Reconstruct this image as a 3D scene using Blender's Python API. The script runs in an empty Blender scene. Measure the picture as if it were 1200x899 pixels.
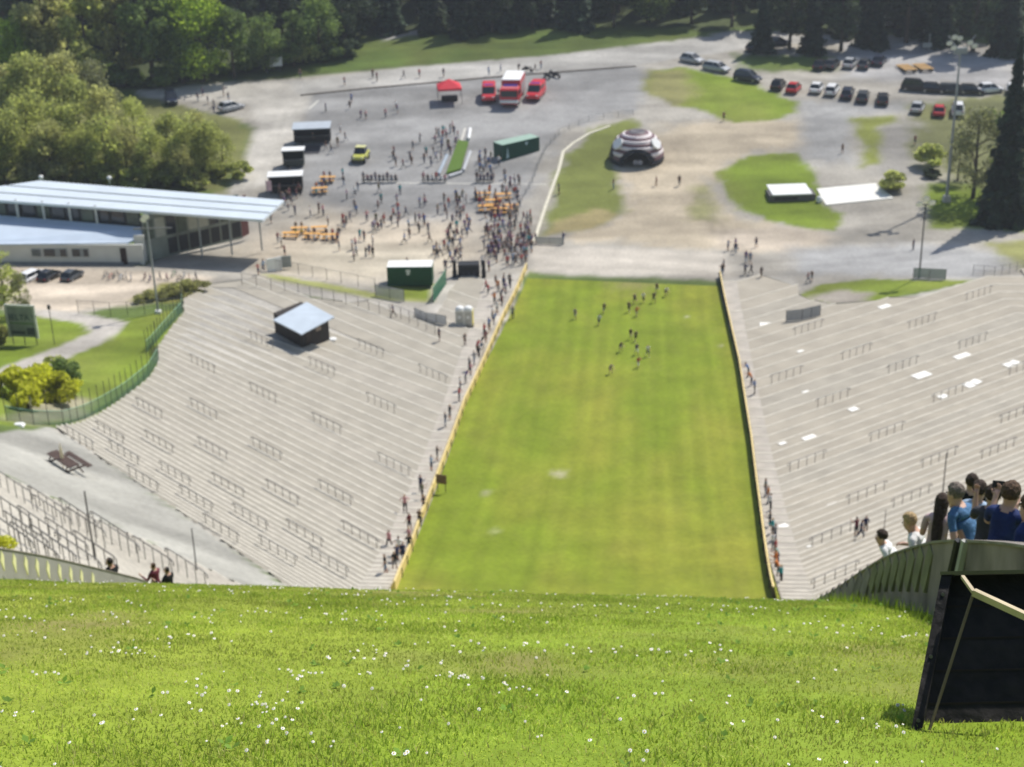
import bpy, bmesh, math, random
import numpy as np
from mathutils import Vector, Matrix
random.seed(7); rng = np.random.default_rng(11)
R = math.radians
S = bpy.context.scene
COL = S.collection
W0, H0 = 1200.0, 899.0

# ------------------------------------------------------------------ camera numbers
FPX = 1850.0; TH = R(24.5); RO = R(1.5)
FW = Vector((0, math.cos(TH), -math.sin(TH))); RX = Vector((1, 0, 0)); UP = Vector((0, math.sin(TH), math.cos(TH)))
RX2 = RX * math.cos(RO) - UP * math.sin(RO); UP2 = UP * math.cos(RO) + RX * math.sin(RO)

# ------------------------------------------------------------------ terrain of the ski-jump hill
_S = [-80, 0, 16.4, 26, 64, 86, 106, 120, 150, 180, 198, 207, 500]
_P = [.38, .38, .60, .73, .73, .50, .30, .19, .115, .085, .075, 0, 0]
SS = np.arange(-80, 500, .25)
_sl = np.interp(SS, _S, _P)
ZZ = -np.cumsum(_sl) * .25; ZZ -= ZZ[-1]
def zp(s): return np.interp(s, SS, ZZ)
PHI = R(5.0); XC = -4.0; CP, SP = math.cos(PHI), math.sin(PHI)
HCAM = float(zp(0)) + 2.1
HWT = 15.0; AISLE = 2.5; T1 = 33.0; CL, CR = .88, .78
def st(x, y): return (x - XC) * SP + y * CP, (x - XC) * CP - y * SP
def xy(s, t): return XC + s * SP + t * CP, s * CP - t * SP
def t1lim(s, t): return np.where(np.asarray(t) < 0, np.interp(s, [125, 150, 170], [52, 37, 33]), T1)
def sigma(s, t):
    tp = np.minimum(np.clip(np.abs(t) - HWT - AISLE, 0, None), t1lim(s, t))
    return s - np.where(t < 0, CL, CR) * tp
# foot of the wooded hillside: line in plan
def hillfoot(x): return 338 + np.where(x < 0, .05, .17) * x * np.where(x < 0, -.6, 1)
def smin(v, w): return np.where(v < 0, 0, np.where(v < w, v * v / (2 * w), v - w / 2))
def hgt(x, y):
    x = np.asarray(x, float); y = np.asarray(y, float)
    s, t = st(x, y)
    z = zp(sigma(s, t))
    z = z - .006 * (t - 4.0) * np.clip((48 - s) / 24, 0, 1)
    z = z + .085 * smin(np.minimum(y, 345) - 226, 10)
    z = z + .30 * smin(y - hillfoot(x), 6)
    return z
def ray(px, py):
    d = FW * FPX + RX2 * (px - 600) + UP2 * (449.5 - py)
    return d.normalized()
CAMP = Vector((0, 0, HCAM))
def hit(px, py, dz=0.0, t0=2.0):
    d = ray(px, py); t = t0
    for _ in range(400):
        p = CAMP + d * t
        gap = p.z - float(hgt(p.x, p.y)) - dz
        if gap < .003 or t > 1500: break
        t += max(gap * .8, .002)
    return p
def atz(px, py, z):
    d = ray(px, py); return CAMP + d * ((z - HCAM) / d.z)
def atd(px, py, dist): return CAMP + ray(px, py) * dist
def project(p):
    v = Vector(p) - CAMP; f = v.dot(FW)
    return 600 + FPX * v.dot(RX2) / f, 449.5 - FPX * v.dot(UP2) / f
def pxw(pts, t0=2.0): return np.array([(q.x, q.y) for q in (hit(*p, 0, t0) for p in pts)])
def inside(poly, x, y):
    x = np.asarray(x, float); y = np.asarray(y, float); r = np.zeros(x.shape, bool); n = len(poly)
    for i in range(n):
        x0, y0 = poly[i]; x1, y1 = poly[(i + 1) % n]
        if y0 == y1: continue
        c = ((y0 > y) != (y1 > y)) & (x < (x1 - x0) * (y - y0) / (y1 - y0) + x0)
        r ^= c
    return r
def pdist(poly, x, y):
    d = np.full(np.shape(x), 1e9); n = len(poly)
    for i in range(n):
        x0, y0 = poly[i]; x1, y1 = poly[(i + 1) % n]; dx, dy = x1 - x0, y1 - y0; L = dx * dx + dy * dy + 1e-9
        u = np.clip(((x - x0) * dx + (y - y0) * dy) / L, 0, 1)
        d = np.minimum(d, np.hypot(x - x0 - u * dx, y - y0 - u * dy))
    return d
def vnoise(x, y, seed=0):
    xi = np.floor(x).astype(int); yi = np.floor(y).astype(int); fx = x - xi; fy = y - yi
    fx = fx * fx * (3 - 2 * fx); fy = fy * fy * (3 - 2 * fy)
    def h(a, b):
        n = (a * 374761393 + b * 668265263 + seed * 974711) & 0x7fffffff
        n = ((n ^ (n >> 13)) * 1274126177) & 0x7fffffff
        return ((n ^ (n >> 16)) & 0xffff) / 65535.0
    return (h(xi, yi) * (1 - fx) + h(xi + 1, yi) * fx) * (1 - fy) + (h(xi, yi + 1) * (1 - fx) + h(xi + 1, yi + 1) * fx) * fy
def fbm(x, y, seed=0, o=3):
    return sum(vnoise(x * 2 ** k, y * 2 ** k, seed + k) / 2 ** (k + 1) for k in range(o)) / (1 - .5 ** o)

# ------------------------------------------------------------------ terraces: step levels
TER_L = pxw([(215, 336), (300, 330), (350, 347), (440, 361), (505, 381), (522, 352), (530, 334), (600, 326), (616, 317), (566, 430), (545, 475), (518, 550), (466, 682), (458, 712), (375, 712), (105, 528), (60, 502), (100, 496), (125, 481), (150, 464), (176, 443), (187, 424), (186, 408), (200, 385), (216, 368)], 70)
TER_N = pxw([(-60, 528), (0, 558), (120, 614), (245, 670), (330, 712), (150, 712), (-60, 712)], 50)
TER_R = pxw([(845, 326), (895, 324), (932, 322), (937, 350), (985, 359), (1035, 352), (1092, 341), (1150, 327), (1200, 322), (1290, 318), (1330, 420), (1290, 720), (912, 720), (892, 600), (882, 520), (868, 430)], 60)
LEV = [.02 + .33 * k for k in range(0, 130)]
SIG = [float(np.interp(z, ZZ[::-1], SS[::-1])) for z in LEV]     # sigma of each level, decreasing
SIG[0] = 206.0
def tread_z(sig):
    # tread between SIG[i] (near, higher z=LEV[i]) and SIG[i-1] (far)
    for i in range(1, len(SIG)):
        if SIG[i] <= sig: return LEV[i]
    return LEV[-1]
def in_ter(x, y):
    return any(bool(inside(P, x, y)) for P in (TER_L, TER_N, TER_R))
def gz(x, y):
    if in_ter(x, y):
        s, t = st(x, y); return tread_z(float(sigma(s, t)))
    return float(hgt(x, y))
def G(px, py):
    p = hit(px, py)
    for _ in range(3):
        z = gz(p.x, p.y); p = atz(px, py, z)
    return Vector((p.x, p.y, gz(p.x, p.y)))

# ------------------------------------------------------------------ helpers
MATS = {}
def lin(h):
    if isinstance(h, str):
        h = h.lstrip('#'); v = [int(h[i:i + 2], 16) / 255 for i in (0, 2, 4)]
        return tuple(c / 12.92 if c <= .04045 else ((c + .055) / 1.055) ** 2.4 for c in v)
    return tuple(h)
def mat(name, col, rough=.7, var=.12, scale=1.5, metal=0, bump=0, trans=0, island=0, alpha=1, spec=.3, detail=4, coord='Object'):
    if name in MATS: return MATS[name]
    col = lin(col)
    m = bpy.data.materials.new(name); m.use_nodes = True; nt = m.node_tree; N = nt.nodes; L = nt.links
    b = N['Principled BSDF']; b.inputs['Roughness'].default_value = rough; b.inputs['Metallic'].default_value = metal
    b.inputs['Specular IOR Level'].default_value = spec
    tc = N.new('ShaderNodeTexCoord'); nz = N.new('ShaderNodeTexNoise'); nz.inputs['Scale'].default_value = scale; nz.inputs['Detail'].default_value = detail
    L.new(tc.outputs[coord], nz.inputs['Vector'])
    mr = N.new('ShaderNodeMapRange'); mr.inputs[1].default_value = .3; mr.inputs[2].default_value = .7
    mr.inputs[3].default_value = 1 - var; mr.inputs[4].default_value = 1 + var
    L.new(nz.outputs['Fac'], mr.inputs[0])
    fac = mr.outputs[0]
    if island:
        ge = N.new('ShaderNodeNewGeometry'); m2 = N.new('ShaderNodeMapRange'); m2.inputs[3].default_value = 1 - island; m2.inputs[4].default_value = 1 + island
        L.new(ge.outputs['Random Per Island'], m2.inputs[0]); mu = N.new('ShaderNodeMath'); mu.operation = 'MULTIPLY'
        L.new(fac, mu.inputs[0]); L.new(m2.outputs[0], mu.inputs[1]); fac = mu.outputs[0]
        oi = N.new('ShaderNodeObjectInfo'); m3 = N.new('ShaderNodeMapRange'); m3.inputs[3].default_value = .8; m3.inputs[4].default_value = 1.2
        L.new(oi.outputs['Random'], m3.inputs[0]); mu = N.new('ShaderNodeMath'); mu.operation = 'MULTIPLY'
        L.new(fac, mu.inputs[0]); L.new(m3.outputs[0], mu.inputs[1]); fac = mu.outputs[0]
    vm = N.new('ShaderNodeVectorMath'); vm.operation = 'SCALE'; vm.inputs[0].default_value = col
    L.new(fac, vm.inputs['Scale']); L.new(vm.outputs[0], b.inputs['Base Color'])
    if bump:
        bp = N.new('ShaderNodeBump'); bp.inputs['Strength'].default_value = bump; bp.inputs['Distance'].default_value = .05
        L.new(nz.outputs['Fac'], bp.inputs['Height']); L.new(bp.outputs[0], b.inputs['Normal'])
    out = N['Material Output']; sh = b.outputs[0]
    if trans:
        t = N.new('ShaderNodeBsdfTranslucent'); sc = N.new('ShaderNodeVectorMath'); sc.operation = 'MULTIPLY'; sc.inputs[1].default_value = (1.15, 1.2, .8)
        L.new(vm.outputs[0], sc.inputs[0]); L.new(sc.outputs[0], t.inputs['Color'])
        mx = N.new('ShaderNodeMixShader'); mx.inputs[0].default_value = trans; L.new(sh, mx.inputs[1]); L.new(t.outputs[0], mx.inputs[2]); sh = mx.outputs[0]
    if alpha < 1:
        t = N.new('ShaderNodeBsdfTransparent'); mx = N.new('ShaderNodeMixShader'); mx.inputs[0].default_value = alpha
        L.new(t.outputs[0], mx.inputs[1]); L.new(sh, mx.inputs[2]); sh = mx.outputs[0]
    L.new(sh, out.inputs['Surface'])
    MATS[name] = m
    return m

class MB:
    def __init__(s): s.v = []; s.f = []; s.m = []
    def add(s, vs, fs, mi=0, M=None):
        o = len(s.v)
        s.v += [tuple(M @ Vector(p)) if M is not None else tuple(p) for p in vs]
        s.f += [tuple(o + i for i in f) for f in fs]; s.m += [mi] * len(fs); return s
    def box(s, c, d, mi=0, M=None, rz=0, top=1.0):
        hx, hy, hz = d[0] / 2, d[1] / 2, d[2] / 2
        vs = [(-hx, -hy, -hz), (hx, -hy, -hz), (hx, hy, -hz), (-hx, hy, -hz), (-hx * top, -hy * top, hz), (hx * top, -hy * top, hz), (hx * top, hy * top, hz), (-hx * top, hy * top, hz)]
        T = Matrix.Translation(c) @ Matrix.Rotation(rz, 4, 'Z')
        if M is not None: T = M @ T
        return s.add(vs, [(3, 2, 1, 0), (4, 5, 6, 7), (0, 1, 5, 4), (1, 2, 6, 5), (2, 3, 7, 6), (3, 0, 4, 7)], mi, T)
    def tube(s, a, b, r, r2=None, n=8, mi=0):
        a = Vector(a); b = Vector(b); r2 = r if r2 is None else r2
        d = (b - a).normalized(); u = d.orthogonal().normalized(); w = d.cross(u)
        vs = []
        for p, q in ((a, r), (b, r2)):
            for i in range(n):
                an = 2 * math.pi * i / n; vs.append(p + (u * math.cos(an) + w * math.sin(an)) * q)
        fs = [(i, (i + 1) % n, n + (i + 1) % n, n + i) for i in range(n)] + [tuple(range(n - 1, -1, -1)), tuple(range(n, 2 * n))]
        return s.add(vs, fs, mi)
    def path(s, pts, r, n=6, mi=0):
        for a, b in zip(pts[:-1], pts[1:]): s.tube(a, b, r, n=n, mi=mi)
        return s
    def prism(s, poly, z0, z1, mi=0, M=None):
        n = len(poly); vs = [(x, y, z0) for x, y in poly] + [(x, y, z1) for x, y in poly]
        fs = [tuple(range(n - 1, -1, -1)), tuple(range(n, 2 * n))] + [(i, (i + 1) % n, n + (i + 1) % n, n + i) for i in range(n)]
        return s.add(vs, fs, mi, M)
    def hexa(s, b4, t4, mi=0):
        return s.add(list(b4) + list(t4), [(3, 2, 1, 0), (4, 5, 6, 7), (0, 1, 5, 4), (1, 2, 6, 5), (2, 3, 7, 6), (3, 0, 4, 7)], mi)
    def lathe(s, prof, n=24, mi=0, c=(0, 0, 0)):
        vs = []; k = len(prof)
        for r, z in prof:
            for i in range(n):
                a = 2 * math.pi * i / n; vs.append((c[0] + r * math.cos(a), c[1] + r * math.sin(a), c[2] + z))
        fs = [(j * n + i, j * n + (i + 1) % n, (j + 1) * n + (i + 1) % n, (j + 1) * n + i) for j in range(k - 1) for i in range(n)]
        return s.add(vs, fs, mi)
    def mesh(s, name, mats, smooth=False, bevel=0):
        me = bpy.data.meshes.new(name); me.from_pydata([tuple(v) for v in s.v], [], s.f)
        for m in (mats if isinstance(mats, (list, tuple)) else [mats]): me.materials.append(m)
        me.polygons.foreach_set('material_index', s.m)
        if bevel:
            bm = bmesh.new(); bm.from_mesh(me); bmesh.ops.recalc_face_normals(bm, faces=bm.faces)
            ed = [e for e in bm.edges if len(e.link_faces) == 2 and e.calc_face_angle(0) > .6]
            bmesh.ops.bevel(bm, geom=ed, offset=bevel, segments=2, affect='EDGES', profile=.6); bm.to_mesh(me); bm.free()
        if smooth: me.polygons.foreach_set('use_smooth', [True] * len(me.polygons))
        me.update(); return me
    def build(s, name, mats, parent=None, smooth=False, bevel=0, loc=None, rz=0):
        return link(name, s.mesh(name, mats, smooth, bevel), parent, loc, rz)
def link(name, data, parent=None, loc=None, rz=0):
    o = bpy.data.objects.new(name, data); COL.objects.link(o)
    if parent is not None: o.parent = parent
    if loc is not None: o.location = loc
    if rz: o.rotation_euler = (0, 0, rz)
    return o
def tag(o, label, cat, group=None):
    o['label'] = label; o['category'] = cat
    if group: o['group'] = group
    return o
def thing(name, label, cat, loc=(0, 0, 0), rz=0, group=None):
    return tag(link(name, None, None, loc, rz), label, cat, group)
def struct(o, kind='structure'): o['kind'] = kind; return o
def copy_tree(o, parent=None):
    c = o.copy(); COL.objects.link(c)
    if parent is not None: c.parent = parent
    for ch in KIDS.get(o.name, []): copy_tree(ch, c)
    return c
KIDS = {}
def kids_of(root):
    if root.name in KIDS: return
    new = {}
    for o in COL.objects:
        if o.parent is not None: new.setdefault(o.parent.name, []).append(o)
    def walk(o):
        KIDS[o.name] = new.get(o.name, [])
        for c in KIDS[o.name]: walk(c)
    walk(root)
def clone(root, loc, rz=0, label=None, group=None, scale=None):
    kids_of(root)
    c = copy_tree(root); c.location = loc; c.rotation_euler = (0, 0, rz)
    if label: c['label'] = label
    if group: c['group'] = group
    if scale: c.scale = (scale,) * 3
    return c
def grid_mesh(name, X, Y, Z, m, col=None, smooth=True):
    ny, nx = X.shape
    co = np.stack([X, Y, Z], -1).reshape(-1, 3).astype(np.float32)
    i = np.arange(ny * nx).reshape(ny, nx)
    q = np.stack([i[:-1, :-1], i[:-1, 1:], i[1:, 1:], i[1:, :-1]], -1).reshape(-1, 4)
    me = raw_mesh(name, co, q); me.materials.append(m)
    if smooth: me.polygons.foreach_set('use_smooth', np.ones(len(q), bool))
    if col is not None:
        a = me.color_attributes.new('surface', 'FLOAT_COLOR', 'POINT'); c4 = np.ones((ny * nx, 4), np.float32); c4[:, :3] = col.reshape(-1, 3)
        a.data.foreach_set('color', c4.ravel())
    return me
def raw_mesh(name, co, q):
    me = bpy.data.meshes.new(name); n = len(co); k = q.shape[1]; m = len(q)
    me.vertices.add(n); me.vertices.foreach_set('co', np.asarray(co, np.float32).ravel())
    me.loops.add(m * k); me.loops.foreach_set('vertex_index', q.astype(np.int32).ravel())
    me.polygons.add(m); me.polygons.foreach_set('loop_start', (np.arange(m) * k).astype(np.int32))
    me.update(calc_edges=True); return me
def ordinal(i): return ['first', 'second', 'third', 'fourth', 'fifth', 'sixth', 'seventh', 'eighth', 'ninth', 'tenth', 'eleventh', 'twelfth', 'thirteenth', 'fourteenth', 'fifteenth', 'sixteenth', 'seventeenth', 'eighteenth', 'nineteenth', 'twentieth'][i] if i < 20 else 'far'
def ang(p, q): return math.atan2(q[1] - p[1], q[0] - p[0])
# ================================================================== ground surfaces
def ground_material(name, attr=True, bump=.4, col=(.2, .2, .2)):
    m = bpy.data.materials.new(name); m.use_nodes = True; nt = m.node_tree; N = nt.nodes; L = nt.links
    b = N['Principled BSDF']; b.inputs['Roughness'].default_value = .9; b.inputs['Specular IOR Level'].default_value = .15
    tc = N.new('ShaderNodeTexCoord')
    def noise(sc, lo, hi, det=5):
        n = N.new('ShaderNodeTexNoise'); n.inputs['Scale'].default_value = sc; n.inputs['Detail'].default_value = det
        L.new(tc.outputs['Object'], n.inputs['Vector']); r = N.new('ShaderNodeMapRange'); r.inputs[1].default_value = .3; r.inputs[2].default_value = .7
        r.inputs[3].default_value = lo; r.inputs[4].default_value = hi; L.new(n.outputs['Fac'], r.inputs[0]); return n, r.outputs[0]
    n1, a = noise(.22, .86, 1.14); n2, c = noise(2.2, .88, 1.12)
    mu = N.new('ShaderNodeMath'); mu.operation = 'MULTIPLY'; L.new(a, mu.inputs[0]); L.new(c, mu.inputs[1])
    at = N.new('ShaderNodeAttribute'); at.attribute_name = 'surface'
    vm = N.new('ShaderNodeVectorMath'); vm.operation = 'SCALE'; L.new(at.outputs['Color'], vm.inputs[0]); L.new(mu.outputs[0], vm.inputs['Scale'])
    L.new(vm.outputs[0], b.inputs['Base Color'])
    n3, _ = noise(6, 0, 1); bp = N.new('ShaderNodeBump'); bp.inputs['Strength'].default_value = bump; bp.inputs['Distance'].default_value = .08
    L.new(n3.outputs['Fac'], bp.inputs['Height']); L.new(bp.outputs[0], b.inputs['Normal'])
    return m
GR = (.150, .205, .022); GRD = (.22, .21, .06); GRK = (.085, .125, .028)
LAYERS = [  # (pixel outline of the patch on the ground, colour, softness in metres, wobble)
    ([(-80, 345), (-60, 300), (170, 310), (230, 235), (265, 222), (300, 150), (165, 112), (160, 100), (350, 90), (480, 78), (650, 64), (860, 36), (1000, 38), (1260, 60), (1260, 330), (1150, 328), (930, 347), (846, 330), (617, 320), (560, 395), (440, 362), (300, 332), (215, 340), (60, 378)], (0.318, 0.295, 0.254), 1.2, 1),
    ([(365, 106), (600, 86), (740, 74), (775, 95), (735, 132), (660, 152), (632, 200), (605, 250), (560, 262), (480, 262), (380, 245), (335, 215), (350, 160)], (0.265, 0.26, 0.25), 2.2, 2),
    ([(300, 275), (380, 248), (450, 262), (545, 258), (565, 300), (505, 318), (430, 328), (320, 322), (290, 305)], (0.430, 0.369, 0.285), 8, 2),
    ([(380, 285), (520, 290), (520, 315), (430, 325), (330, 315)], (0.516, 0.457, 0.354), 6, 2),
    ([(-60, 316), (60, 312), (190, 318), (250, 325), (235, 338), (200, 352), (62, 368), (-60, 352)], (0.516, 0.440, 0.347), 2, 1),
    ([(160, 105), (350, 92), (366, 106), (346, 160), (322, 214), (268, 226), (302, 150), (292, 122), (162, 114)], (0.41, 0.385, 0.34), .8, .6),
    ([(340, 96), (480, 79), (650, 65), (860, 39), (1000, 44), (868, 58), (745, 76), (600, 87), (350, 111)], (.37, .355, .325), .8, .6),
    ([(725, 200), (742, 165), (790, 145), (930, 138), (965, 168), (880, 178), (838, 205), (843, 250), (900, 262), (965, 288), (860, 294), (800, 290), (730, 282), (640, 287), (700, 262), (732, 240)], (0.430, 0.365, 0.269), 3, 3),
    ([(835, 272), (930, 264), (978, 278), (930, 294), (845, 292)], (.48, .41, .325), 2.5, 1.5),
    ([(930, 292), (1080, 285), (1200, 300), (1150, 325), (930, 320)], (.325, .32, .31), 3, 2),
    ([(625, 288), (855, 296), (858, 326), (617, 318)], (0.430, 0.390, 0.331), 1.5, 1),
    ([(940, 118), (1180, 120), (1180, 128), (1000, 135), (1000, 190), (940, 190)], (.285, .28, .268), 3, 2),
    ([(1010, 150), (1090, 140), (1085, 210), (1030, 205)], (.25, .235, .21), 3, 2),
    # grass islands
    ([(634, 276), (655, 200), (690, 152), (740, 140), (762, 160), (716, 190), (725, 225), (735, 250), (700, 266)], (.155, .175, .045), 1.2, 1.4),
    ([(645, 262), (700, 245), (730, 252), (700, 268), (640, 275)], (.30, .25, .12), 1.5, 1.4),
    ([(758, 84), (800, 79), (880, 96), (932, 120), (925, 140), (860, 143), (800, 126), (756, 106)], GR, 1.0, 1.4),
    ([(758, 84), (800, 82), (815, 110), (790, 125), (756, 106)], (.21, .20, .08), 2.5, 2),
    ([(842, 202), (880, 182), (930, 180), (956, 205), (965, 240), (990, 250), (980, 270), (930, 266), (870, 246), (850, 226)], GR, .9, 1.2),
    ([(810, 220), (835, 215), (835, 260), (810, 258)], (.26, .25, .12), 2, 2),
    ([(935, 348), (960, 333), (1020, 327), (1140, 329), (1090, 340), (1030, 352), (985, 359), (940, 356)], GR, .4, .5),
    ([(945, 350), (985, 338), (1020, 344), (1010, 354), (985, 358)], (.28, .25, .21), 1.2, .8),
    ([(1000, 140), (1055, 134), (1050, 142), (1030, 150), (1035, 190), (1012, 195)], (.20, .22, .05), 1.5, 1.4),
    ([(1085, 215), (1140, 212), (1260, 245), (1260, 280), (1160, 268), (1090, 268)], GR, 1.5, 1.2),
    ([(1150, 285), (1260, 280), (1260, 318), (1205, 318)], (.24, .24, .09), 2, 2),
    ([(1070, 120), (1200, 108), (1260, 160), (1260, 250), (1120, 215), (1070, 180)], (.16, .165, .07), 3, 3),
    # left lawn with its path
    ([(-80, 366), (60, 371), (110, 379), (150, 374), (206, 361), (214, 370), (186, 412), (186, 426), (160, 452), (125, 478), (95, 493), (40, 497), (-80, 490)], GR, .4, .5),
    ([(150, 352), (190, 332), (246, 332), (240, 345), (200, 356)], (.24, .235, .06), 1, 1),
    ([(0, 492), (50, 455), (110, 470), (100, 492), (40, 498)], (.27, .25, .17), 1.4, 1),
    ([(-80, 446), (0, 431), (60, 409), (103, 391), (98, 380), (40, 370), (45, 362), (100, 367), (150, 378), (122, 402), (62, 426), (0, 452), (-80, 470)], (.39, .36, .32), .35, .4),
    ([(-80, 500), (60, 501), (105, 527), (312, 674), (375, 712), (330, 712), (245, 670), (120, 613), (0, 557), (-80, 525)], (.325, .315, .28), .3, .3),
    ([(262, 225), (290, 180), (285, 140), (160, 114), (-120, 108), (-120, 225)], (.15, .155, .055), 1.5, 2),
    ([(300, 318), (440, 343), (520, 341), (508, 356), (440, 350), (320, 327)], (.26, .27, .09), .5, .6),
    ([(285, 325), (350, 338), (440, 352), (505, 366), (505, 378), (440, 359), (350, 345), (285, 333)], (.36, .335, .295), .5, .4),
    ([(440, 335), (515, 332), (508, 352), (445, 348)], GR, .6, .6),
    ([(505, 335), (600, 322), (612, 318), (560, 392), (505, 378)], (.38, .355, .315), .5, .3),
    # verge above the upper road and forest floor behind
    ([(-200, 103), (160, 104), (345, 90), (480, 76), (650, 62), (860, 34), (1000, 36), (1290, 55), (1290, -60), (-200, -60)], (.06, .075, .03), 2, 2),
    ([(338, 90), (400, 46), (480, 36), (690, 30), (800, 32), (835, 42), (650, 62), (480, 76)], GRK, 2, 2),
    ([(440, 42), (520, 30), (530, 34), (450, 48)], (.32, .31, .28), 1, 1),
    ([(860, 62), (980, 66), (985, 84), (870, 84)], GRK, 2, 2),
    ([(985, 50), (1190, 58), (1190, 100), (1050, 96), (985, 92)], (.33, .32, .31), 4, 3),
] + [(P_, (.40, .375, .33), .2, .0) for P_ in (TER_L, TER_N, TER_R)]
xs = np.concatenate([np.arange(-460, -150, 12.), np.arange(-150, 151, .9), np.arange(156, 470, 12.)])
ys = np.concatenate([np.arange(-50, 80, 4.), np.arange(80, 180, 1.2), np.arange(180, 400, .8), np.arange(402, 760, 9.)])
X, Y = np.meshgrid(xs, ys)
GRAVEL = pxw([(-80, 500), (60, 501), (108, 526), (318, 678), (375, 712), (330, 712), (245, 672), (120, 615), (0, 559), (-80, 527)], 60)
base = np.empty(X.shape + (3,)); base[:] = (.10, .14, .035)
wob = (fbm(X * .35, Y * .2, 3) - .5) * 2.0 + (fbm(X * 1.3, Y * .9, 9) - .5) * 1.0
for pts, c, soft, wb in LAYERS:
    P = pxw(pts, 60) if not hasattr(pts, 'shape') else pts
    d = pdist(P, X, Y); d = np.where(inside(P, X, Y), d, -d) + wob * wb
    w = np.clip(d / (soft * 1.6) + .5, 0, 1); w = w * w * (3 - 2 * w)
    cc = np.array(c)
    if c in (GR, GRK):   # lush and dry patches of the lawn itself
        k = np.clip((fbm(X * .12, Y * .08, 21) - .35) * 1.6, 0, 1)[..., None]; cc = cc * (1 - .55 * k) + np.array(GRD) * (.9 if c is GR else .5) * .55 * k
    base = base * (1 - w[..., None]) + cc * w[..., None]
# wheel-worn tracks and dusty streaks on the hard ground
for pts, wd, k in [([(780, 150), (798, 190), (826, 255), (862, 300)], .5, .84), ([(792, 150), (811, 192), (840, 258), (880, 300)], .5, .84), ([(745, 195), (750, 235), (735, 275), (720, 300)], .6, .9), ([(935, 125), (968, 180), (985, 215), (1000, 262), (1060, 306)], .55, .88), ([(948, 125), (982, 180), (1000, 215), (1016, 262), (1080, 306)], .55, .88), ([(352, 110), (330, 160), (300, 222)], .5, 1.14), ([(340, 112), (318, 160), (285, 222)], .5, 1.14), ([(640, 300), (740, 306), (850, 312), (1000, 305), (1180, 300)], .6, 1.1), ([(640, 310), (740, 314), (850, 320), (930, 318)], .5, .9), ([(600, 92), (480, 100), (380, 112)], .5, 1.1), ([(760, 140), (850, 150), (930, 145), (990, 128)], .6, .88), ([(860, 45), (900, 70), (945, 90), (1050, 96), (1150, 92)], .7, 1.12), ([(452, 150), (400, 205), (352, 262)], .4, 1.1), ([(560, 110), (500, 150), (470, 210)], .4, .9), ([(700, 90), (640, 120), (590, 160)], .4, .9)]:
    P = pxw(pts, 60); d = np.full(X.shape, 1e9)
    for i in range(len(P) - 1):
        dx, dy = P[i + 1] - P[i]; uu = np.clip(((X - P[i][0]) * dx + (Y - P[i][1]) * dy) / (dx * dx + dy * dy), 0, 1); d = np.minimum(d, np.hypot(X - P[i][0] - uu * dx, Y - P[i][1] - uu * dy))
    w = np.clip(1.6 - (d + wob * .25) / wd, 0, 1)[..., None] * np.clip(fbm(X * .1, Y * .1, 77) * 2.2 - .5, 0, 1)[..., None]; base *= 1 + (k - 1) * w
streak = np.clip((fbm(X * .05 + Y * .02, Y * .18, 31) - .5) * 1.2, -.2, .2)
base *= (1 + streak[..., None])
sT, tT = st(X, Y)
Zg = hgt(X, Y)
low = (np.abs(tT) < 15.3) & (sT < 203)
for P in (TER_L, TER_N, TER_R): low |= inside(P, X, Y)
Zg = Zg + np.where(inside(GRAVEL, X, Y) & ~low, .24, 0)
Zg = Zg - np.where(low, .06, 0) - np.where((np.abs(tT) < 15.0) & (sT < 200), .35, 0)
struct(link('ground', grid_mesh('ground', X, Y, Zg, ground_material('ground_mix'), base)))

# landing slope and outrun: the mown grass track
sv = np.concatenate([np.arange(-4, 32, .22), np.arange(32, 80, 1.5), np.arange(80, 208.6, .9)])
tl_ = np.interp(sv, [-5, 24, 60, 157, 170, 207.5], [-7.25, -7.25, -15, -15, -14.4, -11.6])
tr_ = np.interp(sv, [-5, 24, 60, 145, 171, 204.5], [7.05, 7.05, 15, 15.6, 15.8, 15.0])
u = np.linspace(0, 1, 90)
Sg = sv[:, None] + 0 * u; Tg = tl_[:, None] * (1 - u) + tr_[:, None] * u
Sg = np.where(sv[:, None] > 200, np.minimum(Sg, 207.6 - 2.8 * u), Sg)
Xg, Yg = xy(Sg, Tg)
near = np.clip((30 - Sg) / 8, 0, 1)
Zs = hgt(Xg, Yg) + near * ((fbm(Xg * 1.4, Yg * 1.4, 5) - .5) * .06 + (fbm(Xg * 6, Yg * 6, 6) - .5) * .02) + .01
k1 = np.clip((fbm(Tg * .16, Sg * .06, 41, 4) - .38) * 2.2, 0, 1)[..., None]
k2 = np.clip((fbm(Tg * .9, Sg * .35, 51, 3) - .45) * 2.0, 0, 1)[..., None]
stripe = .5 + .5 * np.sin(Tg * 2 * math.pi / 2.1 + .6 * np.sin(Sg * .03))
gcol = np.array((.150, .205, .018)) * (1 - k1) + np.array((.205, .222, .030)) * k1
gcol = gcol * (1 - .2 * k2) + np.array((.21, .20, .055)) * .2 * k2; gcol = gcol * np.array((1.14, 1.09, 1.0))
gcol *= (1 + .10 * (stripe[..., None] - .5)); gcol *= 1 + .22 * (fbm(Tg * 1.7, Sg * .045, 88, 3)[..., None] - .5)
gcol = gcol * (1 + np.array((.10, .22, .30)) * near[..., None]) ; kn = near[..., None] * np.clip((fbm(Xg * .55, Yg * .55, 61, 3) - .58) * 5, 0, 1)[..., None]
gcol = gcol * (1 - .8 * kn) + np.array((.22, .19, .07)) * .8 * kn
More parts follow.
